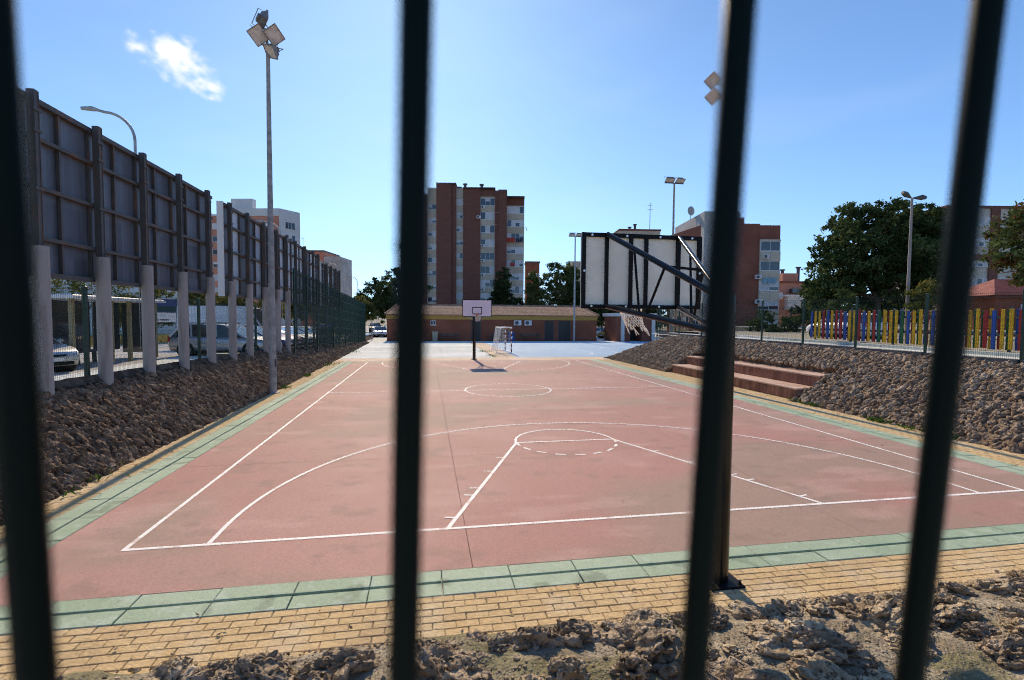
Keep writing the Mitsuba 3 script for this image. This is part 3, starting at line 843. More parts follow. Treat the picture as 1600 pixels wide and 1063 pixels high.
sp = 1.71
billboard('nearest dark billboard back on grey sleeved posts', 2.75, 11.05, [3.62, 5.31, 6.97, 8.72, 10.5], True, False)
billboard('second billboard back with paler glinting panels on sleeved posts', 11.85, 19.35, [12.25, 13.95, 15.85, 17.6, 19.2], True, True, zt=6.62)
billboard('third billboard back behind the tall green fence', 19.75, 27.2, [20.9, 22.9, 24.9, 26.4], False, True, zt=6.62)
billboard('furthest billboard back behind the tall green fence', 27.5, 34.2, [28.9, 30.6, 32.4, 34.0], False, True, zt=6.3)


# ------------------------------------------------------------------ welded mesh fences
def mesh_panel(k, a, b, za, zb_, h, pitch=.05, folds=(.08, .55, 1.0, 1.5, 1.92), wr=.0033, out=None):
    """One panel between posts a and b (plan points), bottom heights za, zb_."""
    a, b = np.array(a, float), np.array(b, float); l = np.linalg.norm(b - a); t = (b - a) / l; o = np.array([-t[1], t[0]]); m = M()
    n = int(l / pitch)
    zz = [.03]
    for q in folds: zz += [q * h / 2.0 - .045, q * h / 2.0, q * h / 2.0 + .045]
    zz = [z for z in zz if z < h - .01] + [h]
    off = [0.0]
    for q in zz[1:]: off.append(.035 if any(abs(q - f * h / 2.0) < .002 for f in folds) else 0.0)
    for i in range(1, n):
        s = i / n; base = a * (1 - s) + b * s; z0 = za * (1 - s) + zb_ * s
        pts = [(base[0] + o[0] * e, base[1] + o[1] * e, z0 + z) for z, e in zip(zz, off)]
        m.tube(pts, wr, 3, cap=False)
    for q in folds:
        for d in (-.045, .045):
            z = q * h / 2.0 + d
            if z < h: m.tube([(a[0], a[1], za + z), (b[0], b[1], zb_ + z)], wr * 1.15, 4, cap=False)
    put(k, 'mesh_panel', m, 'm_fence_wire')


def fence_post(k, x, y, z0, h, w=.03):
    put(k, 'post', M().bevel(x - w, x + w, y - w, y + w, z0 - .2, z0 + h, .006), 'm_fence')


k = thing('mesh_fence', 'green welded mesh fence behind the sleeved billboard posts', 'fence')
yy = [-5.05 + 2.62 * i for i in range(10)]
for i, y in enumerate(yy):
    fence_post(k, -3.6, y, zl(y) - .08, 2.06, .035)
    if i and y < 19: mesh_panel(k, (-3.6, yy[i - 1]), (-3.6, y), zl(yy[i - 1]) - .06, zl(y) - .06, 2.0)
k = thing('mesh_fence', 'tall green mesh fence on the far part of the dark stone bank', 'fence')
yy = [19.6 + 2.6 * i for i in range(12)]
for i, y in enumerate(yy):
    fence_post(k, -2.98, y, zl(y) - .05, 4.05, .04)
    if i: mesh_panel(k, (-2.98, yy[i - 1]), (-2.98, y), zl(yy[i - 1]), zl(y), 4.0, .05, (.05, .3, .6, .95, 1.3, 1.65, 1.95), .0044)
k = thing('mesh_fence', 'green welded mesh fence along the top of the grey stone bank', 'fence')
yy = [-3.5 + 2.65 * i for i in range(12)]
m = M()
for i, y in enumerate(yy):
    fence_post(k, 19.6, y, zr(y), 2.05, .032)
    if i:
        mesh_panel(k, (19.6, y), (19.6, yy[i - 1]), zr(y), zr(yy[i - 1]), 2.0)
        m.box(19.50, 19.68, yy[i - 1] + .04, y - .04, zr(y) - .2, zr(y) + .10)
put(k, 'plinth', m, 'm_lampbody')
k = thing('mesh_fence', 'green mesh fence turning away across the end of the blue court', 'fence')
xx = [19.6 + 2.65 * i for i in range(7)]
for i, x in enumerate(xx):
    fence_post(k, x, 26.0, zr(26), 2.05, .032)
    if i: mesh_panel(k, (xx[i - 1], 26.0), (x, 26.0), zr(26), zr(26), 2.0)

# colourful slat fence
k = thing('slat_fence', 'playground fence of upright red, blue, yellow and green slats', 'fence')
rg = random.Random(8); cols = ['blue', 'red', 'yellow', 'green']; seq = ['blue', 'red', 'yellow', 'green', 'yellow', 'blue', 'red', 'yellow']
y = 14.0; i = 0
while y > -2.0:
    zb = zr(y) + .26; c = seq[i % 8] if rg.random() < .8 else rg.choice(cols)
    x = 21.42 if i % 2 == 0 else 21.50
    w = rg.uniform(.052, .062); hh = 1.27 + rg.uniform(-.03, .03)
    put(k, 'slat', M().bevel(x - .012, x + .012, y - w, y + w, zb + rg.uniform(-.02, .02), zb + hh, .004), 'm_slat_' + c)
    y -= .120 + rg.uniform(-.012, .012); i += 1
for z in (.42, .98):
    put(k, 'rail', M().box(21.438, 21.484, -2.0, 14.05, zr(6) + .26 + z, zr(6) + .35 + z), 'm_lampbody')
for q in range(9):
    y = 13.9 - q * 1.95; put(k, 'post', M().box(21.52, 21.58, y - .03, y + .03, zr(y), zr(y) + 1.62), 'm_lampbody')

# ------------------------------------------------------------------ brick steps in the grey bank
k = thing('bleacher_steps', 'two long terracotta tiled seating steps built into the grey stone bank', 'steps')
def step(x0, x1, y0, y1, z0, z1):
    put(k, 'core', M().box(x0 + .03, x1, y0 + .03, y1 - .03, z0 - .05, z1 - .055), 'm_joint')
    n = int((y1 - y0) / .205); w = (y1 - y0) / n
    for i in range(n):
        put(k, 'facing_tile', M().box(x0 - rng.uniform(0, .004), x0 + .028, y0 + i * w + .006, y0 + (i + 1) * w - .006, z0, z1 - .06), rng.choice(['m_terracotta', 'm_terracotta_dark']))
    n2 = int((x1 - x0) / .205)
    for i in range(n2):
        put(k, 'facing_tile', M().box(x0 + .03 + i * .205, x0 + .03 + i * .205 + .198, y0 + .0, y0 + .028, z0, z1 - .06), 'm_terracotta')
    n3 = int((y1 - y0) / .62); w = (y1 - y0) / n3
    for i in range(n3):
        put(k, 'seat_slab', M().bevel(x0 - .035, x1, y0 - .03 + i * w * 1.004 + .003, y0 - .03 + (i + 1) * w * 1.004 - .003, z1 - .055, z1, .008), 'm_terracotta_top')
step(16.0, 16.9, 8.42, 17.0, 0, .42); step(16.9, 17.9, 8.4, 17.2, .0, .84)
put(k, 'back_wall', M().box(17.9, 18.1, 8.4, 17.2, -.1, 1.22), 'm_stone_grey')
# ------------------------------------------------------------------ buildings
class Bld:
    """A building in its own frame: u along the front, d towards the viewer, z up."""
    def __init__(s, key, O, ang): s.k, s.R, s.rg = key, rotz(ang, (O[0], O[1], 0)), random.Random(int(abs(O[0] * 10)))
    def b(s, part, u0, u1, d0, d1, z0, z1, mt, holder=None):
        return put(holder or s.k, part, M().box(u0, u1, -d1, -d0, z0, z1).mesh(s.R), mt)
    def win(s, u0, u1, z0, z1, d, n, p_shut=.4, frame='m_white', depth=.12, split=True):
        """A window of n lights standing on the face at d."""
        m = M(); t = .05
        m.box(u0, u1, -d - .06, -d + depth, z0, z0 + t); m.box(u0, u1, -d - .06, -d + depth, z1 - t, z1)
        for i in range(n + 1):
            x = u0 + (u1 - u0 - t) * i / n; m.box(x, x + t, -d - .06, -d + depth, z0 + t, z1 - t)
        m.box(u0 - .05, u1 + .05, -d - .12, -d - .062, z0 - .05, z0 + .01)
        w = put(s.k, 'window', m.mesh(s.R), frame)
        for i in range(n):
            a = u0 + (u1 - u0 - t) * i / n + t; e = u0 + (u1 - u0 - t) * (i + 1) / n
            r = s.rg.random()
            if r < p_shut: s.b('shutter', a, e, d - .02, d + .02, z0 + t, z1 - t, 'm_shutter', w)
            elif split and r < p_shut + .3:
                zm = z0 + (z1 - z0) * s.rg.uniform(.3, .6)
                s.b('shutter', a, e, d - .02, d + .02, zm, z1 - t, 'm_shutter', w); s.b('pane', a, e, d - .03, d, z0 + t, zm, 'm_pane', w)
            else: s.b('pane', a, e, d - .03, d, z0 + t, z1 - t, 'm_pane', w)
        return w
    def ac(s, u, z, d):
        m = M().bevel(u, u + .85, -d - .36, -d, z, z + .6, .02)
        a = put(s.k, 'air_conditioner', m.mesh(s.R), 'm_offwhite')
        c = trimesh.creation.cylinder(.22, .02, sections=16); c.apply_transform(trimesh.transformations.rotation_matrix(PI / 2, [1, 0, 0])); c.apply_translation([u + .3, -d - .37, z + .3])
        put(a, 'fan_grille', trimesh.Trimesh(c.vertices @ s.R[:3, :3].T + s.R[:3, 3], c.faces), 'm_lampbody')
    def vent(s, u, d, z, h=1.1, r=.28):
        m = M(); m.tube([(u, -d, z), (u, -d, z + h)], r, 10); m.tube([(u, -d, z + h), (u, -d, z + h + .25)], [r * 1.7, r * 1.7], 10)
        put(s.k, 'roof_vent', m.mesh(s.R), 'm_lampbody', smooth=40)
    def bay(s, u0, u1, d, z_first, rows, pitch, wh, n, zt, back, seams=2, p_shut=.4, gap=.0, mt='m_cream'):
        """A bay of window bands and spandrel panels, one of each per storey, before a solid core."""
        s.b('bay_core', u0, u1, back, d - .06, 0, zt, mt)
        for r in range(rows):
            zc = z_first - r * pitch
            if zc < 1.5: break
            s.win(u0 + .06, u1 - .06, zc - wh / 2, zc + wh / 2, d - .05, n, p_shut)
            hi, lo = zc - wh / 2 - .03, zc - pitch + wh / 2 + .03
            w = (u1 - u0) / seams
            for q in range(seams):
                s.b('spandrel_panel', u0 + q * w + .015, u0 + (q + 1) * w - .015, d - .05, d + .06, max(lo, 0), hi, mt)
        w = (u1 - u0) / seams
        for q in range(seams):
            if zt > z_first + wh / 2 + .1: s.b('spandrel_panel', u0 + q * w + .015, u0 + (q + 1) * w - .015, d - .05, d + .06, z_first + wh / 2 + .04, zt - .02, mt)


k = thing('apartment_tower', 'tall brown brick apartment tower with cream window bays in the centre', 'building'); B = Bld(k, (2.9, 99.2), math.atan2(-3.65, 21.0))
q = .02557
B.b('wall', -2.6, .85, -14, -.6, 0, 28.7, 'm_brickwall')
B.bay(.85, 2.81, .25, 25.75, 10, 2.76, 1.05, 2, 29.7, -12, 2, .35)
B.b('wall', 2.81, 5.9, -12, .9, 0, 30.4, 'm_brickwall'); B.b('wall', 5.9, 6.85, -12, .5, 0, 30.35, 'm_brickwall')
B.bay(6.85, 8.35, -.2, 26.95, 10, 2.80, 1.15, 2, 29.8, -12, 1, .6)
B.b('wall', 8.35, 11.95, -12, .45, 0, 29.55, 'm_brickwall')
B.bay(11.95, 15.0, .1, 26.9, 10, 2.83, 1.5, 3, 28.0, -12, 2, .4)
B.b('cornice_wall', 11.95, 15.0, -12, .2, 28.0, 29.45, 'm_brickwall')
B.b('wall', 15.0, 15.75, -12, .5, 0, 29.2, 'm_brickwall'); B.b('wall', 15.75, 17.45, -12, .8, 0, 29.1, 'm_brickwall')
B.bay(17.45, 21.15, -.7, 25.45, 10, 2.80, 1.4, 4, 26.35, -12, 2, .45)
B.b('cornice_wall', 17.45, 21.15, -12, -.6, 26.35, 27.8, 'm_brickwall')
m = M()
for (a, b, z) in ((2.75, 6.9, 30.4), (8.3, 15.05, 29.56), (15.7, 17.5, 29.1), (17.4, 21.2, 27.8)): m.box(a, b, -.98 if a < 8 else -.9, 12, z + .003, z + .18)
put(k, 'parapet_cap', m.mesh(B.R), 'm_lampbody')
B.vent(8.45, -3, 29.7, 1.5); B.vent(12.0, -3, 29.6, 1.5); B.vent(7.4, -2, 29.8, .4)
for z in (26.0, 18.0, 14.9, 11.9, 8.9): B.ac(12.1, z - .55, .2)
B.ac(11.2, 23.35, .46)
for z, u in ((22.0, 14.6), (24.5, 15.1)): B.b('antenna_arm', u, u + .9, .8, .84, z, z + .04, 'm_white')
d = trimesh.creation.cylinder(.45, .08, sections=18); d.apply_transform(trimesh.transformations.rotation_matrix(1.2, [0, 1, 0])); d.apply_translation([21.6, -.1, 21.4]); put(k, 'satellite_dish', trimesh.Trimesh(d.vertices @ B.R[:3, :3].T + B.R[:3, 3], d.faces), 'm_offwhite')
def laundry(label, B, u0, u1, z0, z1, d, mt, n):
    t = thing('hanging_laundry', label, 'laundry'); w = (u1 - u0) / n
    for i in range(n):
        a, b = u0 + i * w + .03, u0 + (i + 1) * w - .02; us = np.linspace(a, b, 7); zz = np.linspace(z1, z0 + B.rg.uniform(0, .25) * (z1 - z0), 5)
        v = [(x, -d - .03 - .05 * math.sin(x * 9 + j) * j / 4, z) for j, z in enumerate(zz) for x in us]
        v2 = [(x, y - .012, z) for x, y, z in v]; f = [(j * 7 + i2, j * 7 + i2 + 1, j * 7 + i2 + 8, j * 7 + i2 + 7) for j in range(4) for i2 in range(6)]
        mm = M().add(v, f).add(v2, [q[::-1] for q in f]); put(t, 'cloth', mm.mesh(B.R), mt, smooth=True)
laundry('red cloth hanging below an upper balcony of the central tower', B, 17.5, 19.2, 18.6, 19.5, .1, 'm_cloth_red', 2)
laundry('dark clothes hanging beside the red cloth on the central tower', B, 19.4, 20.9, 18.5, 19.4, .1, 'm_cloth_dark', 4)
laundry('small red cloths hanging lower on the central tower', B, 18.2, 19.2, 13.6, 14.3, .1, 'm_cloth_red', 2)

k = thing('apartment_block', 'five storey brick block with dishes on its roof behind the near backboard', 'building')
B = Bld(k, (43.1, 58.6), math.atan2(-1.9, 10.8))
B.b('wall', 1.2, 7.5, -14, .1, 0, 16.4, 'm_brickwall2'); B.b('cornice_wall', 7.5, 10.4, -14, .15, 14.2, 16.2, 'm_brickwall2')
B.bay(7.5, 10.4, .35, 13.2, 6, 2.8, 1.35, 2, 14.18, -12, 2, .35)
B.b('stair_house', 1.25, 6.2, -8, -2, 16.4, 17.7, 'm_brickwall2'); B.b('wall', -.65, 1.2, -12, .6, 0, 18.0, 'm_greywall')
for u, z in ((7.8, 11.4), (6.8, 8.5), (6.9, 5.0), (7.75, 1.9)): B.ac(u, z, .42)
for u, z, r in ((5.6, 18.4, .8), (-1.0, 19.0, .7)):
    m = M(); m.tube([(u, 4, z - 1.3), (u, 4, z)], .05, 6); put(k, 'dish_mast', m.mesh(B.R), 'm_galv')
    d = trimesh.creation.icosphere(subdivisions=3, radius=r); d.vertices[:, 1] *= .22; d.apply_transform(trimesh.transformations.rotation_matrix(.5 if u < 0 else -.2, [0, 0, 1])); d.apply_translation([u, 3.8, z])
    put(k, 'satellite_dish', trimesh.Trimesh(d.vertices @ B.R[:3, :3].T + B.R[:3, 3], d.faces), 'm_greywall', smooth=True)
laundry('grey green towels hanging from a window of the brick block', B, 7.9, 9.9, 7.7, 8.7, .5, 'm_cloth_blue', 3)
# the wing that runs away to the left
O2 = (B.R @ [-.65, .6, 0, 1])[:2]; w2 = np.array([42.6, 69.0]) - O2
B2 = Bld(k, (42.6, 69.0), math.atan2(-w2[1], -w2[0])); l2 = float(np.linalg.norm(w2))
B2.b('wall', 0, l2, -10, 0, 0, 16.3, 'm_brickwall2')
for i in range(5):
    for u in (l2 * .12, l2 * .34, l2 * .55, l2 * .84):
        zc = 13.6 - 2.8 * i
        B2.b('spandrel_panel', u, u + 1.7, -.05, .12, zc - 2.0, zc - .72, 'm_cream'); B2.win(u, u + 1.7, zc - .7, zc + .7, .06, 2, .4)
B2.vent(l2 * .75, -2, 16.3, .9, .3)


def block(label, cat, O, ang, wd, dp, h, mt, rows, cols, z1, pitch, ww, wh, side=True, cap=None, name='apartment_block', u_off=.6, shut=.4, nl=2):
    k = thing(name, label, cat); B = Bld(k, O, ang)
    B.b('wall', 0, wd, -dp, 0, -1, h, mt)
    if cap: B.b('roof_slab', -.15, wd + .15, -dp, .15, h + .003, h + .4, cap)
    for r in range(rows):
        for c in range(cols):
            u = u_off + (wd - 2 * u_off - ww) * c / max(cols - 1, 1)
            B.win(u, u + ww, z1 - r * pitch - wh, z1 - r * pitch, .03, nl, shut)
    return k, B


# coral blocks beyond the billboards
a0 = math.atan2(118.8 - 112.9, -27.86 + 29.43)
k, B = block('coral and white apartment block rising behind the second billboard', 'building', (-45.4, 115.9), -.22, 16.6, 2.4, 25.2, 'm_coral', 8, 3, 23.6, 2.9, 2.2, 1.3, cap='m_offwhite', u_off=1.2)
B.b('upper_storey', 2.8, 16.65, -2.4, .12, 25.6, 26.9, 'm_offwhite'); B.b('roof_house', 5.0, 10.0, -2.4, -1, 26.9, 29.3, 'm_offwhite')
for u in (-.3, 8.6): B.b('white_pier', u, u + 1.3, -.5, .2, 0, 25.1, 'm_offwhite')
B2 = Bld(k, (B.R @ [16.7, 0, 0, 1])[:2], math.radians(52))
B2.b('end_wall', .02, 5.4, -8, .1, 0, 26.9, 'm_offwhite')
for r in range(7): B2.win(1.4, 4.0, 22.6 - 2.9 * r, 24.2 - 2.9 * r, .14, 3, .1)
k, B = block('lower coral block with a grey end wall left of the far street lamp', 'building', (-36.5, 142.6), -.2, 11.6, 12, 21.0, 'm_coral', 5, 4, 18.2, 3.0, 1.8, 1.4, cap='m_lampbody', u_off=.8)
B.b('loggia', 7.9, 11.5, .0, .3, 17.0, 18.4, 'm_greywall'); B.b('grey_end', 11.62, 16.4, -9, .05, 0, 19.6, 'm_greywall'); B.win(13.4, 14.2, 15.6, 16.4, .08, 1, 0); B.win(13.4, 14.2, 12.0, 12.8, .08, 1, 0)
m = M(); m.tube([(4.8, 2, 22.5), (4.8, 2, 25.6)], .05, 5); m.tube([(4.2, 2, 25.1), (5.4, 2, 25.1)], .04, 5); put(k, 'antenna', m.mesh(B.R), 'm_galv')
k, B = block('long white and coral building seen under the nearest billboard', 'building', (-62, 62), .05, 34, 10, 9.5, 'm_offwhite', 2, 8, 8.6, 3.2, 2.2, 1.4, u_off=2, cap='m_coral')
k, B = block('small dark brick block peeking out to the right of the central tower', 'building', (29.3, 121), -.15, 3.6, 6, 17.2, 'm_brickwall', 4, 1, 14.5, 2.9, 1.2, 1.2, cap='m_lampbody')
B.win(2.3, 3.5, 12, 14.5, .03, 2, .2)
k, B = block('flat roofed grey block showing above the near backboard', 'building', (49.6, 107.3), -.15, 10.0, 8, 24.0, 'm_cream', 6, 4, 22.0, 2.9, 1.4, 1.2, cap='m_brickwall')
B.vent(3, -2, 24.4, .6); B.vent(4.3, -2, 24.4, 1.3)
m = M(); m.tube([(8, 2, 24.4), (8, 2, 31.2)], .07, 6); m.tube([(7.4, 2, 30.6), (8.6, 2, 30.6)], .05, 5); m.tube([(7.3, 2, 29.6), (8.7, 2, 29.6)], .05, 5); put(k, 'antenna', m.mesh(B.R), 'm_galv')
k, B = block('low concrete block beside the slim mast above the trees', 'building', (37.0, 104.5), -.1, 4.0, 8, 16.0, 'm_cream', 3, 1, 14, 2.9, 1.4, 1.2)
k, B = block('low red brown house with roof panels beside the large dark tree', 'building', (69.6, 78.9), -.17, 11, 9, 9.8, 'm_coral', 1, 2, 8.0, 2.9, 1.4, 1.2, name='house', cap='m_brickwall2')
B.b('terrace_wall', 2.4, 9, .0, 1.2, 4.6, 7.2, 'm_offwhite'); B.b('terrace_slab', 2.0, 9.4, -.1, 1.4, 7.2, 7.5, 'm_white')
for i in range(5): B.b('roof_panel', 3.2 + i * .95, 4.1 + i * .95, .2, 1.2, 7.9, 8.7, 'm_pane')
B.b('chimney', 3.6, 6.6, -5, -3, 9.8, 12.0, 'm_coral'); B.vent(1.3, -2, 9.8, .8, .25); B.vent(4.0, -4, 12, .6, .3); B.vent(7.2, -4, 9.8, 3.3, .3)
m = M(); m.tube([(2.3, 2, 9.8), (2.3, 2, 16.5)], .05, 5); put(k, 'antenna', m.mesh(B.R), 'm_galv')
k, B = block('beige apartment building with brown bands behind the rust coloured tree', 'building', (82.0, 57.0), -.15, 22, 10, 20.0, 'm_beige_wall', 6, 6, 18.6, 3.1, 2.4, 1.3, cap='m_brickwall', u_off=.9, nl=3)
B.b('brown_band', 6.9, 8.3, -.3, .25, 0, 20.0, 'm_brickwall'); B.b('brown_band', -.6, .5, -.3, .25, 0, 20.0, 'm_brickwall')
B.b('shade_ledge', -.2, 6.8, .02, .5, 12.1, 12.9, 'm_brickwall')
k, B = block('grey block standing far off beyond the leftmost sparse tree', 'building', (-100, 78), .4, 10, 10, 8, 'm_greywall', 2, 3, 7, 2.9, 1.4, 1.2)
k, B = block('narrow brown block behind the leftmost sparse tree', 'building', (-78, 84), .3, 7, 8, 22, 'm_greywall', 6, 2, 20, 2.9, 1.4, 1.2)

# playground kiosk with a red hipped roof
k = thing('kiosk', 'small red walled kiosk with a ribbed red hipped roof at the right edge', 'kiosk'); B = Bld(k, (57.0, 32.4), -.17)
B.b('wall', .5, 8, -5, 0, 1.7, 5.0, 'm_low_wall'); B.b('eaves', .1, 8.4, -5.4, .4, 5.0, 5.25, 'm_brickwall')
m = M(); m.add([(-.1, -.6, 5.25), (8.6, -.6, 5.25), (8.6, 5.6, 5.25), (-.1, 5.6, 5.25), (2.8, 2.5, 7.0), (5.7, 2.5, 7.0)], [(0, 1, 5, 4), (2, 3, 4, 5)]); m.add([(8.6, -.6, 5.25), (8.6, 5.6, 5.25), (5.7, 2.5, 7.0)], [(0, 1, 2)]); m.add([(-.1, 5.6, 5.25), (-.1, -.6, 5.25), (2.8, 2.5, 7.0)], [(0, 1, 2)])
r = put(k, 'roof', m.mesh(B.R), 'm_redroof')
m = M()
for i in range(22):
    u = -.05 + i * .41; t = min(1, (u + .1) / 2.9, (8.6 - u) / 2.9); m.tube([(u, -.6, 5.27), (u, -.6 + 3.1 * t, 5.27 + 1.75 * t)], .03, 4)
put(r, 'ribs', m.mesh(B.R), 'm_redroof'); B.win(3, 4.6, 3.0, 4.4, .03, 2, 0)

# low changing room building
k = thing('changing_rooms', 'long low dark red building with a tiled roof and ochre band', 'building'); B = Bld(k, (-.9, 50.6), 0)
B.b('wall', 0, 24.8, -7, 0, 0, 2.50, 'm_low_wall'); B.b('fascia_band', -.04, 24.84, -7.04, .04, 2.50, 2.75, 'm_fascia'); B.b('cornice', -.1, 24.9, -7.1, .12, 2.75, 3.02, 'm_fascia')
B.b('plinth', -.03, 24.83, -7.03, .03, 0, .18, 'm_brickwall')
nx = 125 * 8; xs = np.linspace(-.25, 25.05, nx + 1); wv = .045 * np.abs(np.sin((xs + .25) / .2024 * PI))
rows = []
for j in range(13):
    t = j / 12; dn = .30 * (1 - t) - 3.5 * t; zz = 3.02 + 1.18 * t
    in0 = -.25 + 1.2 * t; in1 = 25.05 - 1.2 * t; x = np.clip(xs, in0, in1)
    rows.append(np.c_[x, np.full(nx + 1, -dn), zz + wv + .02])
    if j < 12: rows.append(np.c_[np.clip(xs, in0 + .1, in1 - .1), np.full(nx + 1, -(dn - 3.8 / 12)), zz + 1.18 / 12 + wv - .012])
v = np.vstack(rows); n = nx + 1
m = M().add(v, [(j * n + i, j * n + i + 1, (j + 1) * n + i + 1, (j + 1) * n + i) for j in range(len(rows) - 1) for i in range(nx)])
m.add([(-.25, 7.3, 3.02), (25.05, 7.3, 3.02), (23.85, 3.5, 4.2), (.95, 3.5, 4.2)], [(0, 1, 2, 3)]); m.add([(-.25, -.3, 3.02), (-.25, 7.3, 3.02), (.95, 3.5, 4.2)], [(0, 1, 2)]); m.add([(25.05, 7.3, 3.02), (25.05, -.3, 3.02), (23.85, 3.5, 4.2)], [(0, 1, 2)])
m.box(-.2, 25, -.28, 7.2, 2.97, 3.02)
r = put(k, 'roof', m.mesh(B.R), 'm_rooftile')
m = M(); m.tube([(.9, 3.5, 4.26), (23.9, 3.5, 4.26)], .09, 8); m.tube([(25.0, -.25, 3.1), (23.87, 3.5, 4.26)], .08, 8); m.tube([(-.2, -.25, 3.1), (.92, 3.5, 4.26)], .08, 8)
put(r, 'ridge_tiles', m.mesh(B.R), 'm_rooftile', smooth=40)
for u in (9.6, 18.35, 20.05):
    w = 1.0 if u < 20 else 1.35
    d = B.b('door', u, u + w, -.02, .05, .02, 2.4, 'm_door_dark'); B.b('frame', u - .06, u, -.02, .07, .02, 2.46, 'm_lampbody', d); B.b('frame', u + w, u + w + .06, -.02, .07, .02, 2.46, 'm_lampbody', d)
B.win(4.85, 5.45, 1.85, 2.4, .02, 2, 0, 'm_white')
B.ac(15.8, 1.85, .05); B.ac(14.55, 1.85, .05)
def bench(label, x, y, n=2.0):
    t = thing('bench', label, 'bench')
    for j in range(3): put(t, 'seat_slat', M().bevel(x, x + n, y + j * .13, y + j * .13 + .11, .42, .46, .008), 'm_trunk')
    for j in range(2): put(t, 'back_slat', M().bevel(x, x + n, y + .42, y + .46, .58 + j * .16, .70 + j * .16, .006), 'm_trunk')
    for q in (.2, n - .26):
        m = M(); m.box(x + q, x + q + .06, y + .02, y + .38, .36, .42); m.box(x + q, x + q + .06, y + .04, y + .1, 0, .36); m.box(x + q, x + q + .06, y + .38, y + .44, 0, .9); put(t, 'leg', m, 'm_lampbody')
bench('dark bench against the red wall beside the beige bin', 4.95, 49.95, 2.2); bench('dark bench against the red wall between the blue bin and the doors', 14.5, 49.95, 2.3); bench('dark bench against the red wall behind the goal', 9.95 + .7, 49.95, 1.4)
t = thing('litter_bin', 'beige square litter bin against the red wall left of a bench', 'bin'); put(t, 'body', M().add([(4.2, 49.9, 0), (4.72, 49.9, 0), (4.72, 50.4, 0), (4.2, 50.4, 0), (4.12, 49.85, 1.0), (4.8, 49.85, 1.0), (4.8, 50.45, 1.0), (4.12, 50.45, 1.0)], [(0, 1, 5, 4), (1, 2, 6, 5), (2, 3, 7, 6), (3, 0, 4, 7), (4, 5, 6, 7)]), 'm_bin_beige'); put(t, 'lid', M().bevel(4.08, 4.84, 49.82, 50.48, 1.0, 1.12, .03), 'm_bin_beige')
t = thing('recycling_bin', 'blue recycling bin with a pale emblem against the red wall', 'bin'); put(t, 'body', M().bevel(12.95, 13.62, 49.8, 50.4, .05, .92, .02), 'm_bin_blue'); put(t, 'lid', M().bevel(12.92, 13.65, 49.76, 50.43, .92, 1.06, .04), 'm_bin_blue'); put(t, 'emblem', M().add([(13.15, 49.793, .4), (13.42, 49.793, .4), (13.36, 49.793, .62), (13.25, 49.793, .52)], [(0, 1, 2, 3)]), 'm_white')

# small brick gatehouse with an arch
k = thing('gatehouse', 'small red brick gatehouse with white corner piers and a dark arched doorway', 'building'); B = Bld(k, (25.8, 49.0), 0)
B.b('wall', 0, 1.75, -4, 0, 0, 3.0, 'm_brickwall2'); B.b('wall', 3.25, 4.9, -4, 0, 0, 3.0, 'm_brickwall2'); B.b('wall', 1.75, 3.25, -4, -2, 0, 3.0, 'm_door_dark'); B.b('roof_slab', -.2, 5.1, -4.2, .2, 3.0, 3.4, 'm_offwhite')
m = M(); a = np.linspace(0, PI, 17); 
for i in range(16):
    x0, x1 = 2.5 - .75 * math.cos(a[i]), 2.5 - .75 * math.cos(a[i + 1]); z0, z1 = 1.75 + .75 * math.sin(a[i]), 1.75 + .75 * math.sin(a[i + 1])
    m.add([(x0, .02, z0), (x1, .02, z1), (x1, .02, 3.0), (x0, .02, 3.0), (x0, .5, z0), (x1, .5, z1)], [(0, 1, 2, 3), (0, 4, 5, 1)])
put(k, 'arch_spandrel', m.mesh(B.R), 'm_brickwall2')
put(k, 'arch_moulding', M().tube([(2.5 - .82 * math.cos(t), -.03, 1.75 + .82 * math.sin(t)) for t in a], .07, 6).mesh(B.R), 'm_offwhite', smooth=40)
for u in (.55, 4.45): B.b('pier', u, u + .42, .0, .14, 0, 3.0, 'm_offwhite')

# handball goal
k = thing('handball_goal', 'small white handball goal with red and white striped posts on the blue court', 'goal')
GX, G0, G1, H = 9.95, 30.75, 33.75, 2.0
m = M()
for y in (G0, G1): put(k, 'post', M().box(GX - .04, GX + .04, y - .04, y + .04, 0, H + .04), 'm_white')
put(k, 'crossbar', M().box(GX - .04, GX + .04, G0 + .04, G1 - .04, H - .04, H + .04), 'm_white')
st = M()
for y in (G0, G1):
    for j in range(5): st.box(GX - .044, GX + .044, y - .044, y + .044, .12 + j * .4, .32 + j * .4)
for j in range(7): st.box(GX - .044, GX + .044, G0 + .24 + j * .4, G0 + .44 + j * .4, H - .044, H + .044)
put(k, 'stripes', st, 'm_low_wall')
for y in (G0, G1): m.tube([(GX, y, H), (GX - .8, y, H - .02), (GX - 1.15, y, 0), (GX, y, .03)], .026, 6)
m.tube([(GX - .8, G0, H - .02), (GX - .8, G1, H - .02)], .026, 6); m.tube([(GX - 1.15, G0, .03), (GX - 1.15, G1, .03)], .026, 6)
put(k, 'back_frame', m, 'm_white', smooth=40)
nt = M()
for i in range(27):
    y = G0 + .11 * i; nt.tube([(GX - .04, y, H - .02), (GX - .8, y, H - .04), (GX - 1.13, y, .03)], .004, 3, cap=False)
for i in range(18): z = .06 + i * .11; x = GX - 1.15 + .35 * z / H; nt.tube([(GX, G1, z), (x, G1, z), (x, G0, z), (GX, G0, z)], .004, 3, cap=False)
for y in (G0, G1):
    for i in range(7): x = GX - .12 - i * .12; nt.tube([(x, y, .03), (x, y, H - .03)], .004, 3, cap=False)
put(k, 'net', nt, 'm_net')


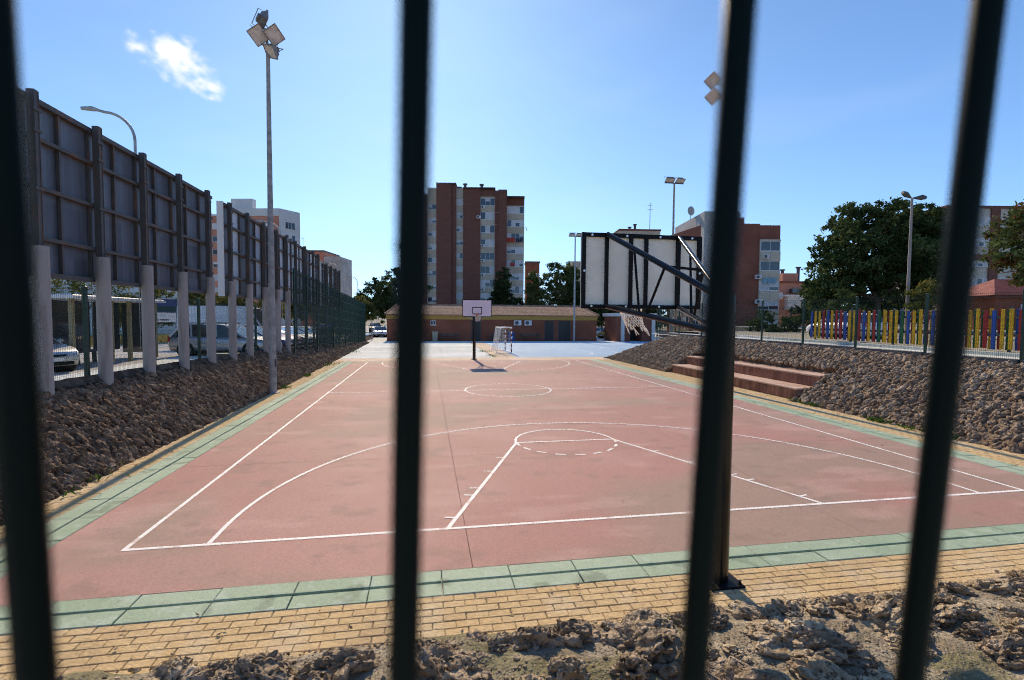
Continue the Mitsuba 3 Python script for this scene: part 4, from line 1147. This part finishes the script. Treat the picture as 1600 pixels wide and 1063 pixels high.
# ------------------------------------------------------------------ cars, shelter, street things
def car(label, x, y, yaw, paint, L=4.3, Wd=1.75, Ht=1.45, kind='hatch', z=None):
    k = thing('van' if kind == 'van' else 'parked_car', label, 'van' if kind == 'van' else 'car', None)
    z = zs(y) if z is None else z; Rm = rotz(yaw, (x, y, z)); w = Wd / 2
    if kind == 'van':
        S = [(0, .35, .75, .80), (.12, .28, 1.05, .93), (.6, .25, 1.18, 1.0), (1.05, .25, 1.30, 1.0), (L * .5, .25, 1.3, 1.0), (L - .1, .28, 1.3, 1.0), (L, .35, 1.25, .97)]
        G = [(.95, 1.25, 1.32, .93), (1.75, 1.28, Ht - .12, .86), (2.3, 1.28, Ht, .86), (L - .15, 1.28, Ht, .86), (L - .05, 1.27, Ht - .12, .88)]
    else:
        b = .93
        S = [(0, .34, .58, .74), (.08, .26, .70, .86), (.35, .22, .80, .95), (.9, .20, .90, 1.0), (1.35, .20, b, 1.0), (L * .55, .20, b, 1.0), (L - .6, .20, b + .03, 1.0), (L - .12, .26, b + .02, .94), (L, .38, b - .06, .86)]
        e = {'hatch': .25, 'estate': .12, 'sedan': .85}[kind]
        G = [(1.10, .90, .915, .90), (1.95, b, Ht - .06, .80), (2.35, b, Ht, .76), (L - e - .75, b, Ht - .01, .76), (L - e - .35, b, Ht - .08, .78), (L - e + .1, b + .01, b + .03, .88)]
    def loft(S, top_in):
        m = M(); V = []
        for (xx, zb, zt, q) in S:
            ww = w * q
            V += [(-xx, -ww * .90, zb), (-xx, -ww, zb + (zt - zb) * .35), (-xx, -ww, zb + (zt - zb) * .75), (-xx, -ww * top_in, zt), (-xx, ww * top_in, zt), (-xx, ww, zb + (zt - zb) * .75), (-xx, ww, zb + (zt - zb) * .35), (-xx, ww * .90, zb)]
        f = []
        for i in range(len(S) - 1):
            for j in range(8): f.append((i * 8 + j, i * 8 + (j + 1) % 8, (i + 1) * 8 + (j + 1) % 8, (i + 1) * 8 + j))
        n = (len(S) - 1) * 8
        f += [(0, 7, 6, 1), (1, 6, 5, 2), (2, 5, 4, 3), (n, n + 1, n + 6, n + 7), (n + 1, n + 2, n + 5, n + 6), (n + 2, n + 3, n + 4, n + 5)]
        return m.add(V, f)
    put(k, 'body', loft(S, .93).mesh(Rm), paint, smooth=38)
    # greenhouse: glass with roof and pillars in body colour
    gm = M(); V = []
    for (xx, zb, zt, q) in G: V += [(-xx, -w * .93, zb), (-xx, -w * q, zt), (-xx, w * q, zt), (-xx, w * .93, zb)]
    f = []
    for i in range(len(G) - 1):
        for j in range(3): f.append((i * 4 + j, i * 4 + j + 1, (i + 1) * 4 + j + 1, (i + 1) * 4 + j))
    n = (len(G) - 1) * 4; f += [(0, 3, 2, 1), (n, n + 1, n + 2, n + 3)]
    put(k, 'cabin_glass' if kind != 'van' else 'windscreen', gm.add(V, f).mesh(Rm), 'm_carglass', smooth=25)
    rf = M(); i0 = 1 if kind != 'van' else 1; V = []
    Gr = G[i0:-1]
    for (xx, zb, zt, q) in Gr: V += [(-xx, -w * q - .012, zt - .05), (-xx, -w * q + .03, zt + .012), (-xx, w * q - .03, zt + .012), (-xx, w * q + .012, zt - .05)]
    rf.add(V, [(i * 4 + j, i * 4 + j + 1, (i + 1) * 4 + j + 1, (i + 1) * 4 + j) for i in range(len(Gr) - 1) for j in range(3)])
    put(k, 'roof', rf.mesh(Rm), paint, smooth=30)
    pil = M()
    def pillar(xb, xt, iT, wd=.07):
        for s in (-1, 1):
            zb = G[0][2] - .02 if xb < 1.3 else G[1][1]; zt = np.interp(xt, [g[0] for g in G], [g[2] for g in G]); q = np.interp(xt, [g[0] for g in G], [g[3] for g in G])
            A, B_ = np.array([-xb, s * (w * .93 + .006), zb]), np.array([-xt, s * (w * q + .010), zt - .02]); pil.tube([A, B_], wd / 2, 6)
    if kind == 'van':
        V = []
        for xx, zt in ((1.9, Ht), (L - .1, Ht - .02)): V += [(-xx, -w * .94, 1.27), (-xx, -w * .87, zt), (-xx, w * .87, zt), (-xx, w * .94, 1.27)]
        pil.add(V, [(0, 1, 5, 4), (1, 2, 6, 5), (2, 3, 7, 6)] ); pil.add(V[4:], [(0, 1, 2, 3)]); pillar(.98, 1.75, 0, .1)
        for s in (-1, 1): pil.box(-L + .3, -2.2, s * w - .012, s * w + .012, .62, .70)
    else:
        pillar(1.12, 1.98, 0, .08); pillar(2.35, 2.45, 0, .08); pillar(L - e - .95, L - e - .85, 0, .1); pillar(L - e, L - e - .40, 0, .12)
    put(k, 'pillars', pil.mesh(Rm), paint, smooth=40)
    wr = .31 if kind != 'van' else .34
    for xx in (.82, L - .82):
        for s in (-1, 1):
            a = trimesh.creation.cylinder(wr + .07, .5, sections=28); a.apply_transform(trimesh.transformations.rotation_matrix(PI / 2, [1, 0, 0])); a.apply_translation([-xx, s * (w - .245), wr + .03])
            wh = put(k, 'wheel', trimesh.Trimesh(a.vertices @ Rm[:3, :3].T + Rm[:3, 3], a.faces), 'm_black', smooth=40)
            a = trimesh.creation.cylinder(wr, .2, sections=28); a.apply_transform(trimesh.transformations.rotation_matrix(PI / 2, [1, 0, 0])); a.apply_translation([-xx, s * (w - .09), wr])
            put(wh, 'tyre', trimesh.Trimesh(a.vertices @ Rm[:3, :3].T + Rm[:3, 3], a.faces), 'm_rubber', smooth=40)
            rm = M()
            for q in range(7):
                t = q * 2 * PI / 7; yy = s * (w + .012)
                rm.tube([(-xx, yy, wr), (-xx + (wr - .1) * math.cos(t), yy, wr + (wr - .1) * math.sin(t))], [.035, .022], 6)
            t = np.linspace(0, 2 * PI, 25); rm.tube(np.c_[-xx + (wr - .08) * np.cos(t), np.full(25, s * (w + .010)), wr + (wr - .08) * np.sin(t)], .018, 6, cap=False)
            put(wh, 'rim', rm.mesh(Rm), 'm_rim', smooth=40)
    fz = .62 if kind != 'van' else .78
    for s in (-1, 1):
        a = trimesh.creation.icosphere(subdivisions=2); a.apply_scale([.13, .17, .075]); a.apply_translation([-.17, s * w * .66, fz + .02]); put(k, 'headlight', trimesh.Trimesh(a.vertices @ Rm[:3, :3].T + Rm[:3, 3], a.faces), 'm_headlight', smooth=True)
        put(k, 'tail_light', M().box(-L + .0, -L + .14, s * w * .84 - .07, s * w * .84 + .07, .70, .95).mesh(Rm), 'm_tail')
        a = trimesh.creation.icosphere(subdivisions=2); a.apply_scale([.07, .10, .07]); a.apply_translation([-(1.45 if kind != 'van' else 1.35), s * (w + .09), 1.0 if kind != 'van' else 1.45]); put(k, 'mirror', trimesh.Trimesh(a.vertices @ Rm[:3, :3].T + Rm[:3, 3], a.faces), paint, smooth=True)
        put(k, 'door_handle', M().box(-2.55, -2.4, s * (w + .004) - .012, s * (w + .004) + .012, .80, .83).mesh(Rm), 'm_black')
    put(k, 'number_plate', M().box(.005, .025, -.26, .26, .40, .51).mesh(Rm), 'm_plate')
    put(k, 'grille', M().box(-.03, .012, -w * .62, w * .62, .28, .39).mesh(Rm), 'm_black'); put(k, 'badge_grille', M().box(-.03, .004, -.32, .32, .55, .62).mesh(Rm), 'm_black')
    put(k, 'sill', M().box(-L + 1.25, -1.25, -w - .012, w + .012, .21, .29).mesh(Rm), 'm_black')
    if kind == 'estate':
        rb = M()
        for s in (-1, 1): rb.tube([(-2.0, s * w * .70, Ht + .0), (-2.1, s * w * .70, Ht + .06), (-L + .9, s * w * .70, Ht + .06), (-L + .8, s * w * .70, Ht)], .02, 6)
        put(k, 'roof_rails', rb.mesh(Rm), 'm_black')
    return k


car('light silver car front with a plate showing left of the first grey sleeve', -8.1, 11.4, -.50, 'm_car_silver', 4.1, 1.7, 1.4, 'sedan')
car('silver estate car with roof rails parked beyond the sleeved posts', -3.55, 18.65, -.12, 'm_car_silver', 4.55, 1.74, 1.5, 'estate')
car('dark blue hatchback parked next to the silver estate', -3.9, 22.3, -.10, 'm_car_blue', 4.1, 1.7, 1.47)
car('dark red car parked between the blue hatchback and the grey one', -4.1, 25.0, -.1, 'm_car_red', 4.2, 1.72, 1.42, 'sedan')
car('grey car parked in the middle of the row behind the tall fence', -4.0, 27.7, -.1, 'm_car_grey', 4.2, 1.72, 1.42)
car('white car parked in the row behind the tall fence', -4.1, 30.5, -.1, 'm_car_white', 4.3, 1.75, 1.46, 'sedan')
car('black car parked after the white car behind the tall fence', -4.1, 33.3, -.1, 'm_car_black', 4.3, 1.75, 1.46)
car('pale silver hatchback parked far along behind the tall fence', -4.1, 36.2, -.1, 'm_car_silver', 4.1, 1.72, 1.46)
car('black saloon parked last in the row behind the tall fence', -4.2, 39.2, -.1, 'm_car_black', 4.4, 1.75, 1.42, 'sedan')
car('long white van parked behind the silver estate and blue hatchback', -5.2, 26.2, -.06, 'm_car_white', 5.9, 2.0, 2.65, 'van')
car('white car facing the viewer beside the corner of the low red building', -2.6, 62.0, -1.45, 'm_car_white', 4.2, 1.75, 1.45, z=0)
car('white car standing higher behind the first white car at the building corner', -1.4, 72.0, -1.4, 'm_car_white', 4.2, 1.75, 1.5, z=.3)
car('dark car half hidden under the trees near the building corner', -4.6, 74.0, -1.5, 'm_car_black', 4.2, 1.75, 1.45, z=.3)
car('ochre car parked in shade between the low building and the gatehouse', 27.0, 57.5, -2.6, 'm_fascia', 4.0, 1.7, 1.5, z=-.02)
car('white car parked in shade left of the gatehouse', 24.4 + 2.0, 63.0, -2.8, 'm_car_white', 4.2, 1.7, 1.45, z=-.02)
car('white car peeking out at the left end of the colourful slat fence', 25.4, 18.2, PI / 2, 'm_car_white', 3.9, 1.65, 1.4, z=1.72)

k = thing('bus_shelter', 'bus shelter with ochre posts, dark panels and a bright flat roof edge', 'bus shelter')
SX, Y0, Y1, z0 = -8.6, 13.6, 18.3, .9
put(k, 'roof', M().bevel(SX - 1.5, SX + .25, Y0 - .9, Y1 + .3, z0 + 2.42, z0 + 2.56, .03), 'm_white')
for y in (Y0 - .6, Y0 + 1.55, Y0 + 2.75, Y1):
    put(k, 'post', M().box(SX - .06, SX + .06, y - .07, y + .07, z0 - .1, z0 + 2.42), 'm_ochre_post')
for y, e in ((Y0 - .5, Y0 + 1.45), (Y0 + 1.65, Y0 + 2.65), (Y0 + 2.85, Y1 - .1)):
    put(k, 'panel', M().box(SX - 1.42, SX - 1.38, y, e, z0 + .35, z0 + 2.4), 'm_shelterglass')
put(k, 'end_panel', M().box(SX - 1.3, SX - .1, Y1 - .06, Y1, z0 + .2, z0 + 2.4), 'm_shelterglass')
m = M(); m.box(SX - 1.1, SX - .6, Y0 + .1, Y0 + 2.6, z0 + .43, z0 + .49); m.box(SX - .9, SX - .8, Y0 + .5, Y0 + .62, z0, z0 + .43); m.box(SX - .9, SX - .8, Y0 + 1.9, Y0 + 2.02, z0, z0 + .43)
put(k, 'seat', m, 'm_lampbody')
k = thing('advertising_sign', 'dark blue and white roadside sign on two posts beyond the bus shelter', 'sign'); B = Bld(k, (-18.9, 36.6), .42)
for u in (.2, 2.5): B.b('post', u, u + .1, -.3, -.15, 0, 2.3, 'm_lampbody')
B.b('upper_board', 0, 2.8, -.15, 0, 3.0, 4.05, 'm_ad_blue'); B.b('lower_board', 0, 2.8, -.15, 0, 2.2, 2.97, 'm_white'); B.b('picture_strip', .2, 2.6, .002, .01, 3.06, 3.45, 'm_bin_green')
m = M()
for u, w in ((.25, .1), (.5, .4), (1.0, .4), (1.5, .6)): m.box(u, u + w, -.012, -.002, 2.32, 2.44)
put(k, 'number_marks', m.mesh(B.R), 'm_lampbody')
m = M()
for u, w in ((.3, .6), (1.0, .9)): m.box(u, u + w, -.012, -.002, 3.75, 3.88)
put(k, 'title_marks', m.mesh(B.R), 'm_white')
k = thing('waste_container', 'dark blue green waste container at the end of the parked row', 'waste container'); put(k, 'body', M().bevel(-3.95, -3.15, 28.9, 30.3, zs(29.5) + .1, zs(29.5) + 1.45, .08), 'm_bin_green'); put(k, 'lid', M().bevel(-4.0, -3.1, 28.85, 30.35, zs(29.5) + 1.45, zs(29.5) + 1.62, .07), 'm_bin_blue')
k = thing('guard_rail', 'low dark pedestrian rail along the road edge', 'guard rail')
for q in range(5):
    y = 9.4 + q * 1.3; put(k, 'post', M().tube([(-9.4, y, .8), (-9.4, y, 1.85)], .03, 8), 'm_lampbody')
for z in (1.82, 1.35): put(k, 'rail', M().tube([(-9.4, 9.3, z), (-9.4, 14.7, z)], .025, 8), 'm_lampbody')
k = thing('signpost', 'thin pale post by the end of the tall fence', 'post'); put(k, None, M().tube([(-2.75, 52.6, 0), (-2.75, 52.6, 2.4)], .05, 8), 'm_galv')
k = thing('utility_fence', 'dark bar fence between the gatehouse and the stone bank', 'fence')
for i in range(44):
    put(k, 'bar', M().box(31.2 + i * .2, 31.24 + i * .2, 50.0, 50.04, 0, 2.2), 'm_black')
for z in (.15, 2.1): put(k, 'rail', M().box(31.1, 40.0, 49.96, 50.0, z, z + .06), 'm_black')
# ------------------------------------------------------------------ trees and plants
def tree(label, x, y, z0, trunk_h, lobes, n, size, leaf, seed, tr=.16, group=None, name='tree', second=None, gap=.35, sub_r=.55):
    """lobes: (dx, dy, z, rx, ry, rz) ellipsoids of the crown; leaves grow in twig clusters near their shells, with limbs reaching into them."""
    k = thing(name, label, 'tree' if name == 'tree' else name.replace('_', ' '), group); r = np.random.default_rng(seed)
    top = np.array([x + r.normal(0, .15), y, z0 + trunk_h]); m = M()
    if tr > 0:
        m.tube([(x, y, z0 - .15), (x + .03, y, z0 + trunk_h * .4), top], [tr * 1.25, tr, tr * .8], 10)
        for (dx, dy, z, rx, ry, rz) in lobes:
            c = np.array([x + dx, y + dy, z]); mid = top * .5 + c * .5 + r.normal(0, .2, 3); m.tube([top - [0, 0, .15], mid, c], [tr * .62, tr * .4, tr * .16], 6)
            for _ in range(4):
                e = c + r.normal(0, .55, 3) * [rx, ry, rz]; m.tube([mid * .4 + c * .6, e], [tr * .2, tr * .07], 5)
        put(k, 'trunk', m, 'm_trunk', smooth=40)
    vol = np.array([(q[3] * q[4] * q[5]) ** .67 for q in lobes]); share = (vol / vol.sum() * n).astype(int)
    V = []
    for (dx, dy, z, rx, ry, rz), cnt in zip(lobes, share):
        nt = max(6, int(cnt / 34)); d = r.normal(size=(nt, 3)); d /= np.linalg.norm(d, axis=1, keepdims=True)
        rad = np.where(r.random(nt) < .72, r.uniform(.74, 1.10, nt), r.uniform(.25, .8, nt))
        tips = np.array([x + dx, y + dy, z]) + d * rad[:, None] * [rx, ry, rz]
        keep = meshkit.noise(tips * 1.1 / sub_r * .6 + seed) > gap; tips = tips[keep] if keep.sum() > 3 else tips
        per = int(cnt / max(len(tips), 1)); c = np.repeat(tips, per, 0); off = r.normal(0, .42, (len(c), 3)) * sub_r * np.repeat(r.uniform(.6, 1.25, len(tips)), per)[:, None]; off[:, 2] *= .75
        V.append(c + off)
    c = np.vstack(V); N = len(c)
    a = r.normal(size=(N, 3)); a /= np.linalg.norm(a, axis=1, keepdims=True); b = np.cross(a, r.normal(size=(N, 3))); b /= np.linalg.norm(b, axis=1, keepdims=True); nn = np.cross(a, b)
    s = size * r.uniform(.6, 1.35, N)[:, None]
    P = np.stack([c - a * s, c + b * s * .45 + nn * s * .12, c + a * s, c - b * s * .45 + nn * s * .12], 1).reshape(-1, 3)
    i4 = np.arange(N) * 4; F = np.vstack([np.c_[i4, i4 + 1, i4 + 2], np.c_[i4, i4 + 2, i4 + 3]])
    if second:
        pick = meshkit.noise(c * .55 + seed * 2.0) + r.normal(0, .12, N) > .60; pf = np.tile(pick, 2)
        put(k, 'crown', trimesh.Trimesh(P, F[~pf], process=False), leaf); put(k, 'crown', trimesh.Trimesh(P, F[pf], process=False), second)
    else: put(k, 'crown', trimesh.Trimesh(P, F, process=False), leaf)
    return k


tree('large dense dark green tree right of the brick block', 44.3, 32.4, 1.7, 3.2, [(-3, 1.5, 4.4, 3.4, 2, 1.7), (3.6, 1.5, 4.2, 3.6, 2, 1.7), (0, 2, 3.6, 5, 2, 1.5), (0, 0, 9.8, 4.8, 4.4, 3.8), (-3.6, -.8, 7.9, 3.2, 3, 2.7), (3.9, .3, 9.6, 3.0, 3, 3.6), (-1.5, .6, 11.3, 2.6, 2.5, 2.1), (2.8, -.5, 11.5, 2.6, 2.4, 1.9), (4.9, 0, 9.4, 2.2, 2, 2.4), (-5.0, 0, 5.6, 1.7, 1.8, 1.7), (1, -2, 6.7, 4.4, 3, 2.3), (5, 0, 6.2, 2, 2, 2.2)], 56000, .19, 'm_leaf_dark', 1, .34, second='m_leaf', sub_r=.55, gap=.37)
tree('rust and green leaved tree cut off by the right edge', 37.9, 16.2, 1.7, 2.6, [(0, 0, 7.3, 2.2, 2.1, 1.9), (-1.7, -.2, 8.2, 1.2, 1.2, .8), (-1.6, 0, 5.9, 1.3, 1.3, .9), (2.0, 0, 7.0, 2.2, 2, 2.2), (.2, -.6, 8.8, 1.6, 1.5, .9)], 11000, .15, 'm_leaf', 2, .2, second='m_leaf_rust', sub_r=.45, gap=.42)
tree('small yellow green tree below the large dark tree', 31.4, 17.0, 1.75, 1.4, [(0, 0, 4.1, .85, .8, .85), (.35, 0, 4.6, .5, .5, .45)], 2600, .10, 'm_leaf_olive', 3, .06, second='m_leaf_yellow', sub_r=.28)
tree('dark rounded bushes at the foot of the brick block', 29.9, 24.7, 1.6, .5, [(0, 0, 2.6, 1.6, 1.2, 1.0), (-2.2, .4, 2.4, 1.5, 1.1, .9), (2.0, -.3, 2.7, 1.2, 1, 1.0)], 5200, .12, 'm_leaf_dark', 4, .06, name='shrub', sub_r=.3)
tree('upright dark shrub at the left foot of the large dark tree', 36.4, 27.6, 1.7, .6, [(0, 0, 3.6, 1.0, 1, 1.5), (.6, 0, 2.6, 1.2, 1, .9)], 3600, .13, 'm_leaf', 5, .08, name='shrub', second='m_leaf_dark', sub_r=.35)
tree('dark narrow tree between the brick block and the low red brown house', 60.5, 58.5, 0, 3, [(0, 0, 6.6, 1.4, 1.4, 2.6)], 2600, .22, 'm_leaf_dark', 6, .15, sub_r=.5)
tree('dense evergreen tree left of the low building, half behind a railing bar', -1.6, 75.5, 0, 2.4, [(0, 0, 7.2, 3.4, 3.2, 2.9), (-2.5, 0, 6.0, 2.2, 2, 2.0), (1.2, 0, 9.2, 2.4, 2.2, 1.6), (3.0, 0, 7.0, 2.5, 2, 2.6), (-3.2, 0, 7.6, 1.0, 1, .8), (.5, -1, 4.4, 3.6, 2.4, 1.5)], 15000, .22, 'm_leaf_dark', 7, .3, second='m_leaf', sub_r=.6, gap=.4)
tree('smaller tree with yellowing leaves at the end of the tall fence', -6.0, 70.5, 0, 1.6, [(0, 0, 4.3, 1.5, 1.4, 1.4), (1.0, 0, 3.2, 1.3, 1, 1.1)], 3200, .2, 'm_leaf_yellow', 8, .12, second='m_leaf', sub_r=.45)
tree('dark pointed conifer in front of the central tower', 16.3, 77.7, 0, 3, [(.2, 0, 9.4, 1.3, 1.3, 1.8), (0, 0, 7.4, 1.75, 1.6, 1.9), (-.2, 0, 5.6, 2.2, 1.8, 1.7), (-2.6, 0, 4.6, 1.2, 1, 1.0), (2.6, 0, 5.0, 1.6, 1.3, 1.2), (0, 0, 3.6, 3.6, 2, 1.3)], 15000, .19, 'm_leaf_dark', 9, .25, sub_r=.45, gap=.2)
tree('lighter green tree just right of the central tower', 20.0, 67.2, 0, 2.6, [(0, 0, 7.6, 1.7, 1.6, 2.2), (.4, 0, 5.4, 2.0, 1.8, 1.7), (-.6, 0, 4.0, 1.6, 1.4, 1.4)], 7500, .18, 'm_leaf', 10, .2, second='m_leaf_olive', sub_r=.5)
tree('broad leafy tree behind the slim mast and low building', 23.6, 66.3, 0, 2.8, [(0, 0, 8.7, 2.6, 2.2, 2.7), (-.8, 0, 6.2, 2.6, 2, 2.2), (1.6, 0, 6.4, 2.2, 2, 2.6), (1.8, 0, 9.6, 1.5, 1.5, 1.2)], 13000, .18, 'm_leaf', 11, .25, second='m_leaf_dark', sub_r=.55)
for i, (x, y, h, lb) in enumerate(((27.5, 64.5, 8.4, 'dark tree behind the lower left corner of the near backboard'), (31.5, 66, 7.6, 'dark tree behind the hanging net of the near hoop'), (36.5, 63, 7.0, 'dark tree behind the bar fence right of the gatehouse'))):
    tree(lb, x, y, 0, 2.2, [(0, 0, h - 2.4, 2.6, 2.2, 2.4), (1.4, 0, h - 4, 2.2, 2, 2.0), (-1.6, 0, h - 4.2, 2, 2, 1.9)], 8000, .19, 'm_leaf_dark', 12 + i, .22, sub_r=.5, gap=.25)
for i, (x, y, h, lb) in enumerate(((-17.6, 46.0, 5.6, 'yellowing street tree behind the white van, left one'), (-13.2, 45.0, 5.4, 'olive street tree right behind the white van roof'), (-12.0, 55.0, 5.8, 'olive street tree seen through the start of the tall fence'),
                                 (-10.5, 66.0, 6.2, 'olive street tree seen through the middle of the tall fence'), (-20.5, 41.5, 5.2, 'yellowing street tree beside the roadside sign'))):
    tree(lb, x, y, zs(y), 1.9, [(0, 0, h - 1.6, 2.2, 2, 1.5), (1.5, 0, h - 2.3, 1.6, 1.5, 1.1), (-1.6, 0, h - 2.2, 1.6, 1.5, 1.2)], 5200, .17, 'm_leaf_olive', 20 + i, .12, second='m_leaf_yellow', sub_r=.5, gap=.36)
tree('sparse thin leaved tree left of the bus shelter', -19.6, 31.4, .5, 2.3, [(0, 0, 4.4, 1.7, 1.5, 1.3), (-1.8, 0, 3.8, 1.3, 1.2, 1.0), (1.6, 0, 4.4, 1.5, 1.3, 1.2), (-.5, 0, 5.6, 1.4, 1.2, .9)], 2600, .10, 'm_leaf_olive', 30, .11, second='m_leaf_yellow', sub_r=.6, gap=.3)
tree('dark green bush by the dry grass at far left', -31, 38, .4, .5, [(0, 0, 1.8, 3.0, 2, 1.3), (3, 0, 1.5, 2, 1.6, .9)], 5000, .16, 'm_leaf', 31, .06, name='shrub', sub_r=.4)
tree('dark hedge like tree behind the far end of the tall fence', -5.6, 46.0, .2, .8, [(0, 0, 2.4, 1.3, 2.2, 1.7), (-.4, 3.4, 2.4, 1.3, 2.2, 1.6), (.2, 7, 2.2, 1.2, 2, 1.6)], 9000, .15, 'm_leaf_dark', 32, .1, sub_r=.4, gap=.15)
tree('dark trees at the back of the far car park', -9, 84, 0, 2, [(0, 0, 4.5, 4, 3, 2.4), (5, 0, 4.0, 4, 3, 2.2), (-5, 0, 4.2, 3.4, 3, 2.2)], 9000, .26, 'm_leaf_dark', 33, .2, sub_r=.7)

# dry grass across the road
k = thing('dry_grass', 'dry yellow grass growing along the far side of the road', 'grass', kind='stuff'); r = np.random.default_rng(5); N = 16000
c = np.c_[r.uniform(-34, -19.3, N), r.uniform(14, 62, N)]; z = np.array([zs(v) for v in c[:, 1]]); a = r.uniform(0, 2 * PI, N); h = r.uniform(.25, .75, N)
lean = r.normal(0, .14, (N, 2)); dx = np.c_[np.cos(a), np.sin(a)] * .022
P = np.stack([np.c_[c - dx, z], np.c_[c + dx, z], np.c_[c + lean, z + h]], 1).reshape(-1, 3)
leafmat('m_dry', (.34, .28, .12), (.22, .21, .08)); put(k, None, trimesh.Trimesh(P, np.arange(N * 3).reshape(-1, 3), process=False), 'm_dry')


def weeds(label, x, y, n, sp, seed, z=0.0, h=.16):
    k = thing('weed_clump', label, 'weeds', 'weeds in the paving edges', 'stuff'); r = np.random.default_rng(seed); P, F = [], []
    for i in range(n):
        c = np.array([x + r.normal(0, sp * .5), y + r.normal(0, sp), z]); a = r.uniform(0, 2 * PI); l = h * r.uniform(.4, 1.2); d = np.array([math.cos(a), math.sin(a), r.uniform(.5, 1.6)]); d /= np.linalg.norm(d); s = np.array([-math.sin(a), math.cos(a), 0]) * l * .16
        b = len(P) * 4; P.append([c, c + d * l * .6 + s, c + d * l + [0, 0, -l * .12], c + d * l * .6 - s]); F += [(b, b + 1, b + 2), (b, b + 2, b + 3)]
    put(k, None, trimesh.Trimesh(np.array(P).reshape(-1, 3), F, process=False), 'm_weed')


for i, (x, y, n, lb) in enumerate(((15.85, 8.2, 130, 'green weeds at the near end of the brick steps'), (15.72, 7.4, 60, 'low weeds just past the near end of the brick steps'), (15.66, 5.0, 110, 'leafy weeds at the foot of the grey bank midway along the path'), (15.66, 4.1, 40, 'small weeds at the foot of the grey bank before the right bar'),
                                (15.64, 3.2, 80, 'bright green weeds at the foot of the grey bank beside the right bar'), (-1.85, 13.6, 70, 'weeds at the foot of the dark bank behind the tall mast'), (-1.9, 17.5, 90, 'weeds along the foot of the dark bank beyond the tall mast'), (-2.0, 23, 90, 'weeds at the foot of the dark bank near the far court corner'),
                                (-2.25, 33, 90, 'weeds along the dark bank beside the pale concrete yard'), (-1.9, 2.6, 30, 'tiny weeds at the foot of the dark bank near the left bar'), (8.15, 33, 70, 'weeds in the joint between the concrete yard and the sand strip'), (8.15, 28.5, 70, 'weeds at the near corner of the concrete yard'))):
    weeds(lb, x, y, n, .16 if i < 7 else .5, i)

k = thing('leaf_litter', 'scattered dry leaves and crumbs along the paving edges and court', 'litter', kind='stuff'); r = np.random.default_rng(9); N = 260
side = r.integers(0, 4, N); X = np.where(side == 0, r.normal(-1.75, .2, N), np.where(side == 1, r.normal(15.45, .2, N), r.uniform(-1, 14, N))); Y = np.where(side < 2, r.uniform(-1.5, 24, N), np.where(side == 2, r.normal(-2.0, .25, N), r.uniform(-1, 24, N)))
a = r.uniform(0, 2 * PI, N); q = r.uniform(.008, .028, N)[:, None]; e1 = np.c_[np.cos(a), np.sin(a), r.normal(0, .3, N)] * q; e2 = np.c_[-np.sin(a), np.cos(a), r.normal(0, .3, N)] * q * .6; c = np.c_[X, Y, .010 + q[:, 0] * .3]
P = np.stack([c - e1, c + e2, c + e1 + [0, 0, .006], c - e2], 1).reshape(-1, 3); i4 = np.arange(N) * 4
put(k, None, trimesh.Trimesh(P, np.vstack([np.c_[i4, i4 + 1, i4 + 2], np.c_[i4, i4 + 2, i4 + 3]]), process=False), 'm_trunk')

# ------------------------------------------------------------------ groups of repeats
for word, text in (('parked_car', 'parked cars'), ('floodlight_mast', 'floodlight masts round the courts'), ('billboard', 'billboards along the street seen from behind'), ('mesh_fence', 'green welded mesh fences'),
                   ('basketball_hoop', 'basketball hoops at the two ends of the red court'), ('bench', 'benches along the low red building'), ('tree', 'trees round the courts'), ('shrub', 'shrubs'), ('apartment_block', 'apartment blocks in the distance'), ('hanging_laundry', 'laundry hanging on the buildings')):
    for key, v in labels.items():
        if '__' not in key and (key == word or key[:-4] == word): v.setdefault('group', text)
